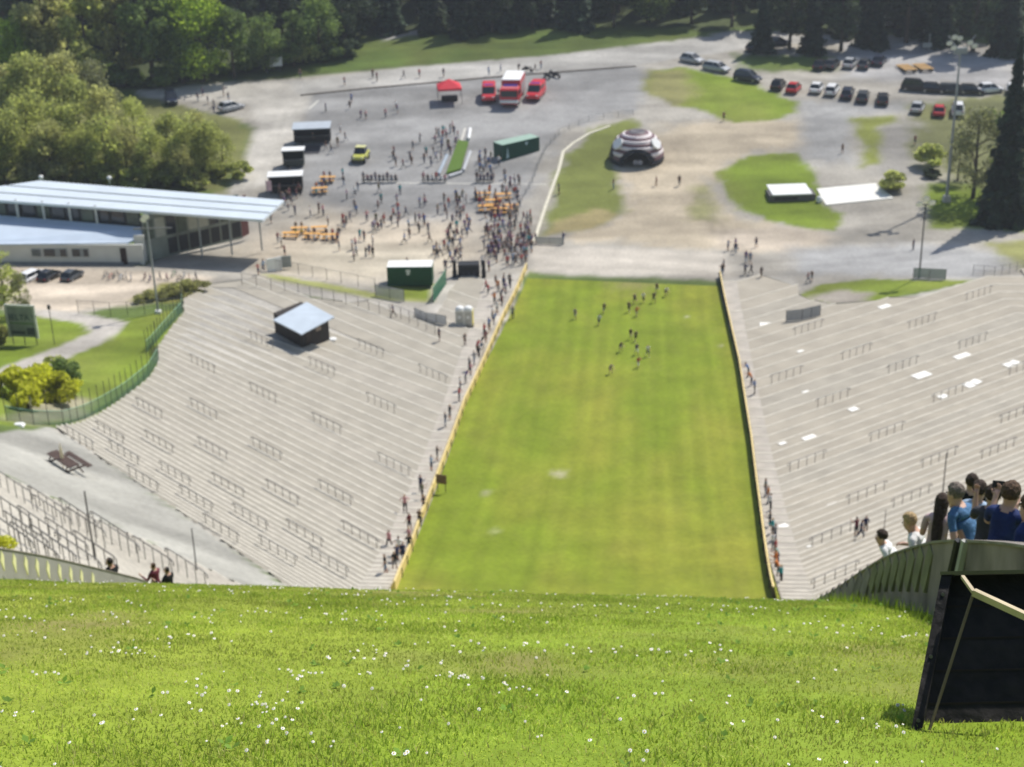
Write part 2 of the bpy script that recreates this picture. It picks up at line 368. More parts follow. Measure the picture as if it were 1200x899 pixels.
for (px, py, r, c) in [(657, 556, 1.0, (.36, .34, .2)), (845, 405, .5, (.35, .33, .2)), (805, 372, .4, (.33, .33, .2)), (570, 577, .6, (.3, .3, .15)), (580, 622, .6, (.28, .3, .12)), (740, 328, 4, (.22, .21, .07))]:
    p = hit(px, py); dd = np.hypot(Xg - p.x, (Yg - p.y) * .7) / r + (fbm(Xg * 2, Yg * 2, 3) - .5) * 1.2
    w = np.clip(1.2 - dd, 0, 1)[..., None]; gcol = gcol * (1 - w) + np.array(c) * w
gm = ground_material('mown_grass', bump=.7)
struct(link('landing_slope', grid_mesh('landing_slope', Xg, Yg, Zs, gm, gcol)))

# terraces: treads, pale edge kerbs and risers
def terrace(name, P, sides, mats):
    mb = MB(); kb = MB()
    qs_break = lambda: None
    def contour(sig, side, q):   # q = |t| - HWT
        C = CL if side < 0 else CR
        tp = np.clip(q - AISLE, 0, None); s = sig + C * np.minimum(tp, T1)
        if side < 0:
            for _ in range(6): s = sig + C * np.minimum(tp, t1lim(s, -1.0))
        x, y = xy(s, side * (HWT + q)); return x, y
    Q = np.arange(0.0, 75, .12)
    def runs(sig, side):
        x, y = contour(sig, side, Q); ins = inside(P, x, y)
        if not ins.any(): return None
        i = np.where(ins)[0]; cuts = np.where(np.diff(i) > 1)[0]
        st_ = [i[0]] + [i[c + 1] for c in cuts]; en = [i[c] for c in cuts] + [i[-1]]
        return [(Q[a], Q[b]) for a, b in zip(st_, en) if b - a > 3]
    for side in sides:
        for i in range(1, len(SIG)):
            if SIG[i] < 45: break
            s0, s1 = SIG[i], SIG[i - 1]; z = LEV[i]; zl = LEV[i - 1]
            rr = runs((s0 + s1) / 2, side) or []
            r0 = runs(s0 + .02, side) or []; r1 = runs(s1 - .02, side) or []
            for a, b in rr:
                m = (a + b) / 2
                def match(rs):
                    for (c, d) in rs:
                        if min(b, d) - max(a, c) > .5 * (b - a) and abs(c - a) < 4 and abs(d - b) < 6: return c, d
                    return a, b
                (a0, b0), (a1, b1) = match(r0), match(r1)
                br = [AISLE, AISLE + (T1 if side > 0 else 33.0 if s0 > 165 else 37 if s0 > 118 else 52)]
                def pts(sig, lo, hi):
                    # same number of points: normalised breaks
                    out = [lo]
                    for q in br: out.append(min(max(q, lo), hi))
                    # extra samples so that terrain warps stay smooth
                    out.append(hi); return [contour(sig, side, np.array(q)) for q in out]
                w = min(.34, (s1 - s0) * .3)
                A = pts(s0, a0, b0); B = pts(s1 - w, a1, b1); Cc = pts(s1, a1, b1)
                for (p0, p1) in ((A[0], Cc[0]), (A[3], Cc[3])):
                    e = [(float(p0[0]), float(p0[1])), (float(p1[0]), float(p1[1]))]
                    mb.add([(*e[0], z), (*e[1], z), (*e[1], z - .7), (*e[0], z - .7)], [(0, 1, 2, 3)], 3)
                for k in range(3):
                    qa = [A[k], A[k + 1], B[k + 1], B[k]]
                    if max(abs(float(A[k][0] - A[k + 1][0])), abs(float(A[k][1] - A[k + 1][1])), abs(float(B[k][0] - B[k + 1][0]))) < .02: continue
                    aisle = 1 if k == 0 and a < AISLE else 0
                    f = [(float(p[0]), float(p[1]), z) for p in qa]
                    if side < 0: f = f[::-1]
                    mb.add(f, [(0, 1, 2, 3)], 2 if k == 0 and a < AISLE else (1 if i % 9 in (3, 4) else 0))
                    q2 = [B[k], B[k + 1], Cc[k + 1], Cc[k]]
                    f = [(float(p[0]), float(p[1]), z + .025) for p in q2]
                    lo = [(float(p[0]), float(p[1]), zl - .05) for p in (Cc[k], Cc[k + 1])]
                    hi = [(float(p[0]), float(p[1]), z + .025) for p in (Cc[k], Cc[k + 1])]
                    bl = [(float(p[0]), float(p[1]), z - .01) for p in (B[k], B[k + 1])]
                    bh = [(float(p[0]), float(p[1]), z + .025) for p in (B[k], B[k + 1])]
                    if side < 0:
                        f = f[::-1]
                    mb.add(f, [(0, 1, 2, 3)], 3)
                    mb.add([hi[0], hi[1], lo[1], lo[0]] if side > 0 else [hi[1], hi[0], lo[0], lo[1]], [(3, 2, 1, 0)], 3)
                    mb.add([bh[0], bh[1], bl[1], bl[0]], [(0, 1, 2, 3)], 3)
    return mb.build(name, mats)
TM = [mat('terrace_tread', (.365, .332, .272), .9, .10, .35, bump=.3, detail=8), mat('terrace_tread_worn', (.372, .338, .28), .9, .10, .4, bump=.3, detail=8),
      mat('aisle_step', (.43, .39, .335), .9, .14, .6, detail=8), mat('step_kerb', (.52, .485, .41), .85, .14, 1.2, detail=6)]
TMR = [mat('terrace_tread_sandy', (.372, .333, .268), .9, .11, .3, bump=.3, detail=8), mat('terrace_tread_grey', (.36, .327, .268), .9, .11, .35, bump=.3, detail=8), TM[2], mat('step_kerb_sandy', (.50, .46, .385), .85, .14, 1.0, detail=6)]
TMN = [mat('terrace_tread_pink', (.52, .455, .40), .9, .12, .5, detail=8)] * 2 + [TM[2], TM[3]]
struct(terrace('terrace_steps', TER_L, (-1,), TM))
struct(terrace('terrace_steps', TER_R, (1,), TMR))
struct(terrace('terrace_steps', TER_N, (-1,), TMN))
# ================================================================== people
SKIN = mat('skin', (.56, .35, .26), .6, .06, 8); SKIN2 = mat('skin_tanned', (.45, .27, .19), .6, .06, 8)
HAIRC = [mat('hair_dark', (.025, .018, .014), .6, .3, 20), mat('hair_brown', (.075, .042, .024), .6, .3, 20), mat('hair_blond', (.42, .28, .13), .6, .3, 20), mat('hair_grey', (.16, .135, .115), .6, .3, 20)]
CLOTH = {n: mat('cloth_' + n.replace(' ', '_'), c, .85, .1, 6) for n, c in {
    'black': (.018, .018, .02), 'navy': (.02, .03, .09), 'white': (.75, .75, .74), 'grey': (.22, .22, .23), 'red': (.42, .035, .04), 'pink': (.55, .28, .30),
    'blue': (.06, .16, .40), 'pale blue': (.35, .46, .60), 'teal': (.02, .32, .34), 'orange': (.62, .20, .05), 'maroon': (.16, .03, .05), 'purple': (.14, .08, .22),
    'olive': (.09, .10, .04), 'beige': (.42, .34, .25), 'yellow': (.65, .52, .08), 'dark denim': (.03, .045, .085), 'faded denim': (.14, .20, .30), 'brown': (.12, .07, .04), 'green': (.05, .22, .08)}.items()}
def skin_mesh(v, e, r, sub=1):
    me = bpy.data.meshes.new('tmp'); me.from_pydata(v, e, []); o = bpy.data.objects.new('tmp', me); COL.objects.link(o)
    o.modifiers.new('s', 'SKIN'); o.modifiers['s'].use_smooth_shade = True; m = o.modifiers.new('u', 'SUBSURF'); m.levels = sub
    for i, q in enumerate(r):
        d = me.skin_vertices[0].data[i]; d.radius = q if isinstance(q, tuple) else (q, q)
        d.use_root = (i == 0)
    bpy.context.view_layer.update()
    dg = bpy.context.evaluated_depsgraph_get(); out = bpy.data.meshes.new_from_object(o.evaluated_get(dg))
    bpy.data.objects.remove(o); bpy.data.meshes.remove(me); return out
def body(lean=0, hipL=0, kneeL=5, hipR=0, kneeR=5, aL=(5, 8, 10), aR=(5, 8, 10), head=0, sub=1, sleeves='short', legs='long', fingers=False, twist=0, female=False):
    """one continuous figure facing +Y; angles in degrees; slots: skin, top, trousers, hair, shoes"""
    k = .95 if female else 1.0
    V = []; E = []; Rr = []; reg = []; hands = []
    def add(p, r, parent=None, rg=0):
        V.append(Vector(p)); Rr.append(r); i = len(V) - 1
        if parent is not None: E.append((parent, i)); reg.append(rg)
        return i
    l = R(lean); sd_ = Vector((0, math.sin(l), math.cos(l))); fwd = Vector((0, math.cos(l), -math.sin(l)))
    pel = Vector((0, 0, .95))
    p0 = add(pel, (.155 * k, .115), None)
    w = add(pel + sd_ * .17, (.145 * k, .105), p0, 1); ch = add(pel + sd_ * .36, (.175 * k, .125), w, 1)
    sh = add(pel + sd_ * .47, (.12, .09), ch, 1); nk = add(pel + sd_ * .545 + fwd * .005, .058, sh, 0)
    hl = R(lean * .4 + head); hd = Vector((0, math.sin(hl), math.cos(hl))); hf = Vector((0, math.cos(hl), -math.sin(hl)))
    n1 = pel + sd_ * .545
    h1 = add(n1 + hd * .075 + hf * .015, (.078, .088), nk, 5); h2 = add(n1 + hd * .15 + hf * .015, (.088, .10), h1, 5); h3 = add(n1 + hd * .215 + hf * .0, (.066, .078), h2, 5)
    if fingers:
        add(n1 + hd * .10 + hf * .125, .016, h1, 6)
        for sx in (-1, 1): add(n1 + hd * .11 + Vector((sx * .092, 0, 0)) - hf * .005, .018, h2, 0)
    hc = n1 + hd * .15
    for sx, hp, kn in ((-1, hipL, kneeL), (1, hipR, kneeR)):
        a = R(hp); b = R(hp - kn)
        hip = add(pel + Vector((sx * .095 * k, 0, -.06)), .098, p0, 2); hpp = V[hip]
        mid = add(hpp + Vector((sx * .005, math.sin(a), -math.cos(a))) * .2, .083, hip, 2)
        kk = add(hpp + Vector((sx * .02, math.sin(a) * .42, -math.cos(a) * .42)), .062, mid, 2)
        cf = add(V[kk] + Vector((0, math.sin(b), -math.cos(b))) * .14, .06, kk, 3)
        an = add(V[kk] + Vector((0, math.sin(b), -math.cos(b))) * .40, .045, cf, 3)
        fa = b * .4
        add(V[an] + Vector((sx * .02, math.cos(fa) * .16, math.sin(fa) * .16 - .035)), .04, an, 4)
    for sx, (pit, ab, el) in ((-1, aL), (1, aR)):
        s1 = add(pel + sd_ * .445 + Vector((sx * .185 * k, 0, 0)), .062, sh, 1); pp = V[s1]
        a = R(pit + lean * .6); q = R(ab)
        d1 = Vector((sx * math.sin(q), math.sin(a) * math.cos(q), -math.cos(a) * math.cos(q)))
        e1 = add(pp + d1 * .285, .044, s1, 7); a2 = a + R(el); q2 = q * (.3 if el > 30 else .8)
        if ab > 45: q2 = -R(40)
        d2 = Vector((sx * math.sin(q2), math.sin(a2) * math.cos(q2), -math.cos(a2) * math.cos(q2)))
        w1 = add(V[e1] + d2 * .25, .030, e1, 8)
        hpos = V[w1] + d2 * .08
        hnd = add(hpos, (.036, .022), w1, 0); hands.append(hpos + d2 * .06)
        if fingers:
            up = d2.cross(Vector((sx, 0, 0.2))).normalized(); lat = d2.cross(up).normalized()
            for j, (of, ln) in enumerate(((-.026, .055), (-.009, .065), (.009, .062), (.025, .05))):
                a0 = add(hpos + d2 * .03 + lat * of, .0095, hnd, 0); b0 = add(V[a0] + d2 * ln * .6 + up * .012, .009, a0, 0); add(V[b0] + (d2 * .6 + up * .7).normalized() * ln * .55, .008, b0, 0)
            t0 = add(hpos - d2 * .01 + lat * -.04 + up * .01, .010, hnd, 0); add(V[t0] + (d2 * .8 - lat * .4 + up * .4).normalized() * .04, .009, t0, 0)
        else:
            add(hpos + d2 * .07, .018, hnd, 0)
    zmin = min(v.z - (r if not isinstance(r, tuple) else r[0]) * .9 for v, r in zip(V, Rr))
    me = skin_mesh([tuple(v) for v in V], E, Rr, sub)
    segs = [(V[a], V[b], rg) for (a, b), rg in zip(E, reg)]
    mi = []
    for p in me.polygons:
        c = p.center; best = 9; bj = 0
        for A, B, rg in segs:
            ab = B - A; u = max(0, min(1, (c - A).dot(ab) / (ab.length_squared + 1e-9))); dd = (c - A - ab * u).length
            if dd < best: best, bj, bu = dd, rg, u
        s_ = 0
        if bj in (1,): s_ = 1
        elif bj == 2: s_ = 2
        elif bj == 3: s_ = 2 if legs == 'long' else 0
        elif bj == 4: s_ = 4
        elif bj == 7: s_ = 1 if (sleeves == 'long' or bu < .62) else 0
        elif bj == 8: s_ = 1 if sleeves == 'long' else 0
        elif bj in (5, 0) and (c - hc).length < .2:
            rel = c - hc
            if rel.dot(hd) > .045 or (rel.dot(hf) < -.01 and rel.dot(hd) > -.06): s_ = 3
        mi.append(s_)
    for m in (SKIN, CLOTH['black'], CLOTH['dark denim'], HAIRC[0], CLOTH['black']): me.materials.append(m)
    me.polygons.foreach_set('material_index', mi); me.transform(Matrix.Translation((0, 0, -zmin)))
    me['hands'] = [c_ for w_ in hands for c_ in (w_.x, w_.y, w_.z - zmin)]; me['head'] = [hc.x, hc.y, hc.z - zmin]; me['tilt'] = hl
    me.update(); return me
POSE = {
    'standing': body(hipL=2, hipR=-3, aL=(4, 9, 12), aR=(-2, 9, 15)),
    'legs apart': body(hipL=6, hipR=-8, kneeL=3, kneeR=6, aL=(10, 12, 25), aR=(-6, 10, 20), legs='short'),
    'hands on hips': body(aL=(-18, 52, 95), aR=(-18, 52, 95), hipL=3),
    'arms folded': body(aL=(22, 10, 95), aR=(22, 10, 95), sleeves='long', hipR=-2),
    'walking': body(hipL=24, kneeL=14, hipR=-20, kneeR=22, aL=(-20, 8, 20), aR=(24, 8, 30), lean=4),
    'striding': body(hipL=-22, kneeL=30, hipR=26, kneeR=10, aL=(26, 8, 35), aR=(-22, 8, 20), lean=6, sleeves='long'),
    'holding something': body(aL=(45, 12, 75), aR=(50, 12, 80), head=8, legs='short'),
    'leaning forward': body(lean=28, aL=(48, 10, 35), aR=(48, 10, 35), head=12, hipL=8, hipR=-6),
    'sitting': body(hipL=85, kneeL=85, hipR=88, kneeR=82, aL=(20, 8, 60), aR=(25, 8, 55), lean=6),
    'jogging': body(hipL=38, kneeL=50, hipR=-16, kneeR=45, aL=(-30, 10, 85), aR=(35, 10, 85), lean=14, legs='short'),
    'running': body(hipL=-26, kneeL=65, hipR=48, kneeR=55, aL=(45, 10, 90), aR=(-35, 10, 85), lean=18, legs='short'),
    'bent forward': body(lean=55, hipL=48, kneeL=60, hipR=8, kneeR=14, aL=(15, 6, 12), aR=(15, 6, 12), head=-20, legs='short'),
}
SITH = .42
USED = {}
NPEOPLE = 0
def person(px, py, pose, top, bottom, hair, face, where, group=None, scale=1.0, loc=None, lab=None):
    global NPEOPLE
    NPEOPLE += 1
    g = G(px, py) if loc is None else loc
    me = POSE[pose]; o = bpy.data.objects.new('person', me); COL.objects.link(o)
    o.location = g; o.rotation_euler = (0, 0, face); o.scale = (scale,) * 3
    for i, m in enumerate((SKIN if NPEOPLE % 3 else SKIN2, CLOTH[top], CLOTH[bottom], HAIRC[hair], CLOTH['white' if NPEOPLE % 4 == 0 else 'black'])):
        o.material_slots[i].link = 'OBJECT'; o.material_slots[i].material = m
    return tag(o, lab or f'person, {top} top, {bottom} trousers, {pose}, {where}', 'person', group)
TOPS = ['black', 'navy', 'white', 'grey', 'red', 'black', 'pink', 'blue', 'purple', 'maroon', 'dark denim', 'navy', 'black', 'brown', 'grey', 'black', 'purple', 'maroon', 'white', 'pale blue', 'olive', 'teal']
BOTS = ['dark denim', 'black', 'grey', 'faded denim', 'navy', 'black', 'brown', 'dark denim']
STAND = ['standing', 'legs apart', 'hands on hips', 'arms folded', 'walking', 'striding', 'holding something']
def crowd(pts, where, group, tops=TOPS, poses=STAND, jit=0, face=None, used=None):
    used = USED.setdefault(where, set())
    for (x, y) in pts:
        for _ in range(400):
            k = (random.choice(poses), random.choice(tops), random.choice(BOTS))
            if k not in used: break
        used.add(k)
        f = random.uniform(0, 6.28) if face is None else face + random.uniform(-.5, .5)
        person(x + random.uniform(-jit, jit), y + random.uniform(-jit, jit), k[0], k[1], k[2], random.choice([0, 0, 1, 1, 2, 3]), f, where, group, random.uniform(.98, 1.16))
def fill(poly, n, mind, seed):
    rr = random.Random(seed); P = np.array(poly, float); x0, y0 = P.min(0); x1, y1 = P.max(0); out = []
    for _ in range(20000):
        if len(out) >= n: break
        x, y = rr.uniform(x0, x1), rr.uniform(y0, y1)
        if inside(poly, x, y) and all(abs(x - a) / mind + abs(y - b) / (mind * .7) > 1 for a, b in out): out.append((x, y))
    return out
# the packed crowd at the end of the outrun
crowd(fill([(572, 262), (622, 258), (624, 306), (606, 322), (585, 312), (566, 296)], 92, 3.4, 1), 'in packed crowd by yellow boards', 'crowd packed at the end of the outrun')
crowd(fill([(556, 226), (600, 222), (612, 232), (606, 258), (572, 260), (556, 246)], 38, 4.0, 2), 'by orange tables in the crowd', 'crowd around the orange tables', tops=['red', 'orange', 'pink', 'white', 'black', 'maroon', 'beige', 'navy'])
crowd(fill([(518, 236), (545, 232), (552, 262), (548, 305), (530, 312), (508, 300), (524, 270)], 40, 4.4, 3), 'in loose crowd above black stage', 'loose crowd on the plaza')
crowd(fill([(562, 180), (582, 190), (592, 210), (612, 214), (604, 224), (572, 218), (560, 200)], 22, 4.6, 4), 'by the dark green container', 'people near the dark green container')
crowd(fill([(513, 160), (530, 152), (540, 162), (532, 182), (516, 192), (508, 184)], 15, 5, 5), 'beside the artificial turf strip', 'people round the turf strip')
crowd(fill([(560, 345), (590, 330), (602, 334), (578, 362)], 8, 6, 15), 'on steps beside toilet cabins', 'people on the steps by the cabins', tops=['red', 'orange', 'black', 'navy', 'grey'])
crowd(fill([(334, 205), (352, 205), (354, 232), (330, 246), (322, 232)], 16, 5, 6), 'queuing at white food trailer', 'people at the food trailers')
crowd([(367, 168), (396, 172), (405, 165), (382, 176), (388, 180), (399, 156), (404, 100), (412, 121), (410, 128), (423, 139), (429, 140), (466, 133), (464, 128), (452, 138), (382, 131)], 'on tarmac near yellow vehicle', 'people on the tarmac')
crowd([(332, 238), (338, 247), (342, 240), (346, 252), (382, 222), (364, 254), (374, 250), (379, 253), (402, 262), (406, 264), (410, 260), (418, 252), (427, 283), (422, 282), (437, 271), (443, 272), (447, 268), (450, 263), (413, 294), (417, 292), (415, 306), (429, 302), (476, 253), (474, 285), (480, 280), (492, 242), (498, 242), (487, 262), (492, 262), (498, 265), (461, 188), (464, 195), (462, 182), (402, 208), (403, 218)],
      'on open plaza by beer tables', 'people scattered on the plaza')
crowd(fill([(395, 220), (520, 222), (515, 300), (470, 305), (400, 300), (380, 260)], 34, 9, 25) + fill([(430, 95), (640, 80), (640, 84), (430, 100)], 9, 12, 26) + fill([(480, 168), (512, 160), (512, 205), (470, 205)], 12, 7, 27), 'spread over the grey plaza', 'people spread over the grey plaza')
crowd([(232, 119), (238, 113), (244, 122), (251, 126), (251, 133), (262, 113), (268, 118)], 'by the road bend and grove', 'people by the road bend')
crowd([(326, 285), (330, 290), (318, 262), (314, 255), (309, 318), (303, 322), (334, 300)], 'beside the pavilion canopy', 'people by the pavilion')
crowd([(478, 316), (512, 304), (516, 300), (522, 318), (573, 318), (565, 312)], 'near bright green container', 'people near the green container')
# along the yellow boards, looking over them
lx = lambda y: float(np.interp(y, [316, 430, 475, 550, 676], [617, 566, 545, 518, 470]))
ys_ = [338, 345, 352, 360, 367, 374, 381, 388, 395, 402, 408, 414, 420, 427, 434, 441, 449, 457, 470, 492, 500, 540, 552, 578, 586]
crowd([(lx(y) - 9 - (k % 3) * 2.5, y) for k, y in enumerate(ys_)], 'behind the yellow boundary boards', 'spectators along the yellow boards', poses=['leaning forward', 'standing', 'arms folded', 'holding something'], face=-1.2)
crowd([(475, 601), (497, 600), (480, 622), (492, 617), (456, 642), (468, 652), (473, 657), (480, 648), (463, 668), (452, 674), (480, 640), (466, 660)], 'on aisle steps below brown board', 'spectators on the aisle steps', tops=['black', 'black', 'navy', 'maroon', 'grey', 'pink', 'brown', 'white'])
crowd([(601, 374), (545, 405), (515, 400), (461, 372)], 'alone between hut and cabins', 'people crossing the hut terrace', tops=['black', 'navy', 'brown', 'grey'])
# far side of the outrun
crowd([(853, 294), (862, 293), (862, 297), (874, 308), (879, 310), (873, 322), (880, 322), (892, 325), (848, 318), (846, 324), (886, 290)], 'at top of dark boards', 'people at the top of the dark boards', tops=['black', 'navy', 'grey', 'black', 'purple', 'faded denim' if 'faded denim' in CLOTH else 'grey'])
crowd([(947, 332), (951, 330), (1070, 293), (987, 180), (719, 222), (769, 218), (796, 218), (848, 142), (655, 228), (1072, 170), (352, 92), (437, 92), (628, 286), (660, 286)], 'alone beyond the grass outrun', 'people on the sandy lot', tops=['black', 'navy', 'grey', 'brown', 'maroon'])
rx = lambda y: float(np.interp(y, [326, 430, 520, 600, 690], [843, 866, 880, 890, 903]))
crowd([(rx(y) + 9 + (k % 3) * 2, y) for k, y in enumerate([442, 452, 462, 582, 590, 598, 620, 628, 636, 645, 652, 660, 668, 676, 684])], 'behind the dark boundary boards', 'spectators along the dark boards', poses=['leaning forward', 'standing', 'arms folded'], face=1.3, tops=['black', 'grey', 'white', 'pink', 'teal', 'red', 'blue', 'orange'])
crowd([(1003, 629), (1014, 625), (1008, 632)], 'among barriers near white mats', 'people on the terrace with white mats', tops=['black', 'navy', 'maroon'])
# runners on the grass
RUN = [(674, 374, 'jogging', 'grey', 'grey'), (708, 367, 'running', 'black', 'grey'), (702, 381, 'running', 'pale blue', 'navy'), (737, 366, 'jogging', 'black', 'black'), (744, 356, 'running', 'navy', 'black'), (754, 355, 'jogging', 'white', 'black'), (766, 355, 'jogging', 'black', 'navy'), (770, 343, 'running', 'black', 'grey'), (780, 347, 'bent forward', 'white', 'black'), (746, 371, 'running', 'orange', 'beige'),
       (739, 398, 'jogging', 'black', 'beige'), (745, 400, 'running', 'olive', 'black'), (727, 412, 'bent forward', 'black', 'navy'), (746, 416, 'jogging', 'navy', 'white'), (748, 431, 'running', 'red', 'white'), (759, 418, 'jogging', 'white', 'navy'), (715, 438, 'bent forward', 'grey', 'black')]
seen = set()
for x, y, p, t_, b_ in RUN:
    person(x, y, p, t_, b_ if b_ in CLOTH else 'grey', random.choice([0, 1, 2]), math.pi + random.uniform(-.4, .4), 'on the mown outrun', 'runners on the grass')
# ================================================================== boards, barriers, fences
WOODY = mat('board_yellow', (.70, .52, .20), .6, .12, 1.2, island=.14); WOODB = mat('board_dark', (.075, .06, .04), .75, .25, 1.0); WOODBR = mat('board_brown', (.16, .10, .05), .75, .2, 2)  # board_dark: shade on the second run of yellow boards put into its colour
STEEL = mat('galvanised_steel', (.20, .195, .19), .5, .12, 6, metal=.3); STEELD = mat('dark_steel', (.07, .07, .07), .5, .15, 6, metal=.2)
WHITE = mat('white_paint', (.78, .78, .76), .5, .04, 3); CONC = mat('pale_concrete', (.50, .48, .44), .9, .1, 2)
BLACK = mat('matt_black', (.018, .018, .02), .6, .1, 3); RUBBER = mat('rubber', (.02, .02, .02), .9, .1, 10)
GLASS = mat('dark_glass', (.02, .025, .03), .08, .05, 2, spec=.6); WOOD = mat('pale_timber', (.55, .34, .14), .7, .15, 3)
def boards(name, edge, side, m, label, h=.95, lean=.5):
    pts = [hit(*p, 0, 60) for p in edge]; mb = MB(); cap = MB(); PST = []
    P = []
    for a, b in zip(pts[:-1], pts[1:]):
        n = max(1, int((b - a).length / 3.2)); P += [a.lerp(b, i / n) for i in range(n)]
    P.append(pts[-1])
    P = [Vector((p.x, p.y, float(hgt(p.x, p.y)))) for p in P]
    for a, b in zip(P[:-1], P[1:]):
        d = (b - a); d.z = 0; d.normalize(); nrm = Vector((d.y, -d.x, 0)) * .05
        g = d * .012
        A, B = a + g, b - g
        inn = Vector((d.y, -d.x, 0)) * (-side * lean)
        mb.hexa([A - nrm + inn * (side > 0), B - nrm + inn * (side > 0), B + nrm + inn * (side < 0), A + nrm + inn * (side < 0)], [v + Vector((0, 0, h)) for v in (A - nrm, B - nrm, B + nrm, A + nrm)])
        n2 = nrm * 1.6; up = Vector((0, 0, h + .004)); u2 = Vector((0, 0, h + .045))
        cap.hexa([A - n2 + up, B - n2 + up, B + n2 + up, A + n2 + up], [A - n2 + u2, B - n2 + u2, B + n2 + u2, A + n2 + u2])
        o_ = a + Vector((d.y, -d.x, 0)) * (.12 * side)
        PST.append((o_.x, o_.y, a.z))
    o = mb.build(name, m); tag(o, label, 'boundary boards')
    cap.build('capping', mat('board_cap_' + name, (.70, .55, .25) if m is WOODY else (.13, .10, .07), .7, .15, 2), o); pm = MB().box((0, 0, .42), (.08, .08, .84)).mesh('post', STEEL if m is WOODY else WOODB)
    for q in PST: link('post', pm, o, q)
boards('boundary_board', [(617, 316), (591, 372), (566, 430), (545, 475), (518, 550), (493, 615), (470, 676), (463, 694)], -1, WOODY, 'long run of yellow boundary boards beside the grass outrun')
boards('boundary_board', [(843.5, 326), (847, 345), (866, 430), (880, 520), (890, 600), (903, 690), (906, 702)], 1, WOODB, 'long run of boundary boards with painted-in dark shade beside the grass outrun', 1.05, .25)
# crush barriers
def make_barrier():
    root = thing('crush_barrier', 'x', 'barrier'); L_ = 4.4
    for k in range(5):
        x = -L_ / 2 + L_ * k / 4
        MB().tube((x, 0, 0), (x, 0, 1.1), .033).build('post', STEEL, root)
    m = MB(); m.path([(-L_ / 2 - .32, 0, .78), (-L_ / 2 - .3, 0, 1.02), (-L_ / 2, 0, 1.1), (L_ / 2, 0, 1.1), (L_ / 2 + .3, 0, 1.02), (L_ / 2 + .32, 0, .78)], .035, n=8); m.build('rail', STEEL, root)
    return root
BAR = make_barrier()
BL = [(225.5, 420, 256, 434), (293, 454, 327, 472), (221.5, 477, 255, 497), (361, 426, 394, 443.5), (292, 391, 326, 408), (365.5, 492.5, 400.5, 513), (296.5, 518, 332, 541), (232, 520, 268.5, 543.5), (157.5, 476, 191.7, 496),
      (171, 512.5, 206, 533), (187.5, 549, 226, 574), (249, 562, 288.7, 587.7), (117.5, 504, 145, 520), (128, 527, 165, 549), (148, 556, 187.5, 582), (211.5, 578, 251.5, 603.5), (83, 515, 103, 527), (237, 613, 281.7, 642.5), (273, 602, 314, 627),
      (313, 570, 351.7, 594.7), (304, 639, 348, 668), (337.7, 617, 379.7, 643.7), (376, 566, 414.7, 591.3), (400.7, 624, 442.7, 647), (367, 655, 405, 678), (420, 400, 453, 417), (491, 432, 525, 450), (432, 461, 466, 481), (444.5, 535, 482, 556)]
BRr = [(902.5, 453.5, 940.7, 437.7), (983.5, 419, 1019.5, 402.5), (956.5, 482, 995.5, 462.5), (931, 392, 962, 380), (1038, 442.5, 1078, 424.5), (1060, 383, 1096.7, 368), (1119, 406.7, 1155, 391.7), (1130, 351.7, 1160, 339), (1016.5, 515.6, 1057.5, 497), (924, 560, 967.6, 538.7),
       (997, 586.8, 1031, 571), (1079.7, 545.8, 1117, 529), (1049, 597, 1086, 579), (954, 640, 992.5, 620), (1171.5, 499.5, 1210, 483), (1150, 544, 1190, 524), (956, 690, 1000, 672), (1090, 470, 1128, 453), (1180, 440, 1215, 424)]
first_bar = [True]
def place_barriers(L, side, rows_name, ref, group):
    items = []
    for (x0, y0, x1, y1) in L:
        a, b = hit(x0, y0, 0, 70), hit(x1, y1, 0, 70); m = (a + b) / 2; s, t = st(m.x, m.y); sg = float(sigma(s, t))
        i = next(k for k in range(1, len(SIG)) if SIG[k] <= sg); z = LEV[i]; C = CL if side < 0 else CR
        m = atz((x0 + x1) / 2, (y0 + y1) / 2, z); s, t = st(m.x, m.y); sg = float(sigma(s, t)); i = next(k for k in range(1, len(SIG)) if SIG[k] <= sg)
        dt = SIG[i - 1] - SIG[i]; target = SIG[i] + min(dt * .55, max(dt * .25, .3)); s += target - sg
        X_, Y_ = xy(s, t); items.append([sg, t, float(X_), float(Y_), LEV[i]])
    items.sort(key=lambda r: -r[0]); rows = []
    for it in items:
        if rows and rows[-1][0][0] - it[0] < 2.3: rows[-1].append(it)
        else: rows.append([it])
    for ri, row in enumerate(rows):
        row.sort(key=lambda r: abs(r[1]))
        for k, (sg, t, X_, Y_, z) in enumerate(row):
            C = CL if side < 0 else CR
            d0 = xy(0., 0.); d1 = xy(C, 1. * side); a = math.atan2(d1[1] - d0[1], d1[0] - d0[0])
            lab = f'steel crush barrier, {ordinal(k)} from the {ref} in the {ordinal(ri)} row up'
            if first_bar[0]: o = BAR; o.location = (X_, Y_, z); o.rotation_euler = (0, 0, a); o['label'] = lab; o['group'] = group; first_bar[0] = False
            else: clone(BAR, (X_, Y_, z), a, lab, group)
place_barriers(BL, -1, 'hut terrace', 'yellow boards', 'crush barriers on the hut terrace')
place_barriers(BRr, 1, 'terrace with white mats', 'dark boards', 'crush barriers on the terrace with white mats')
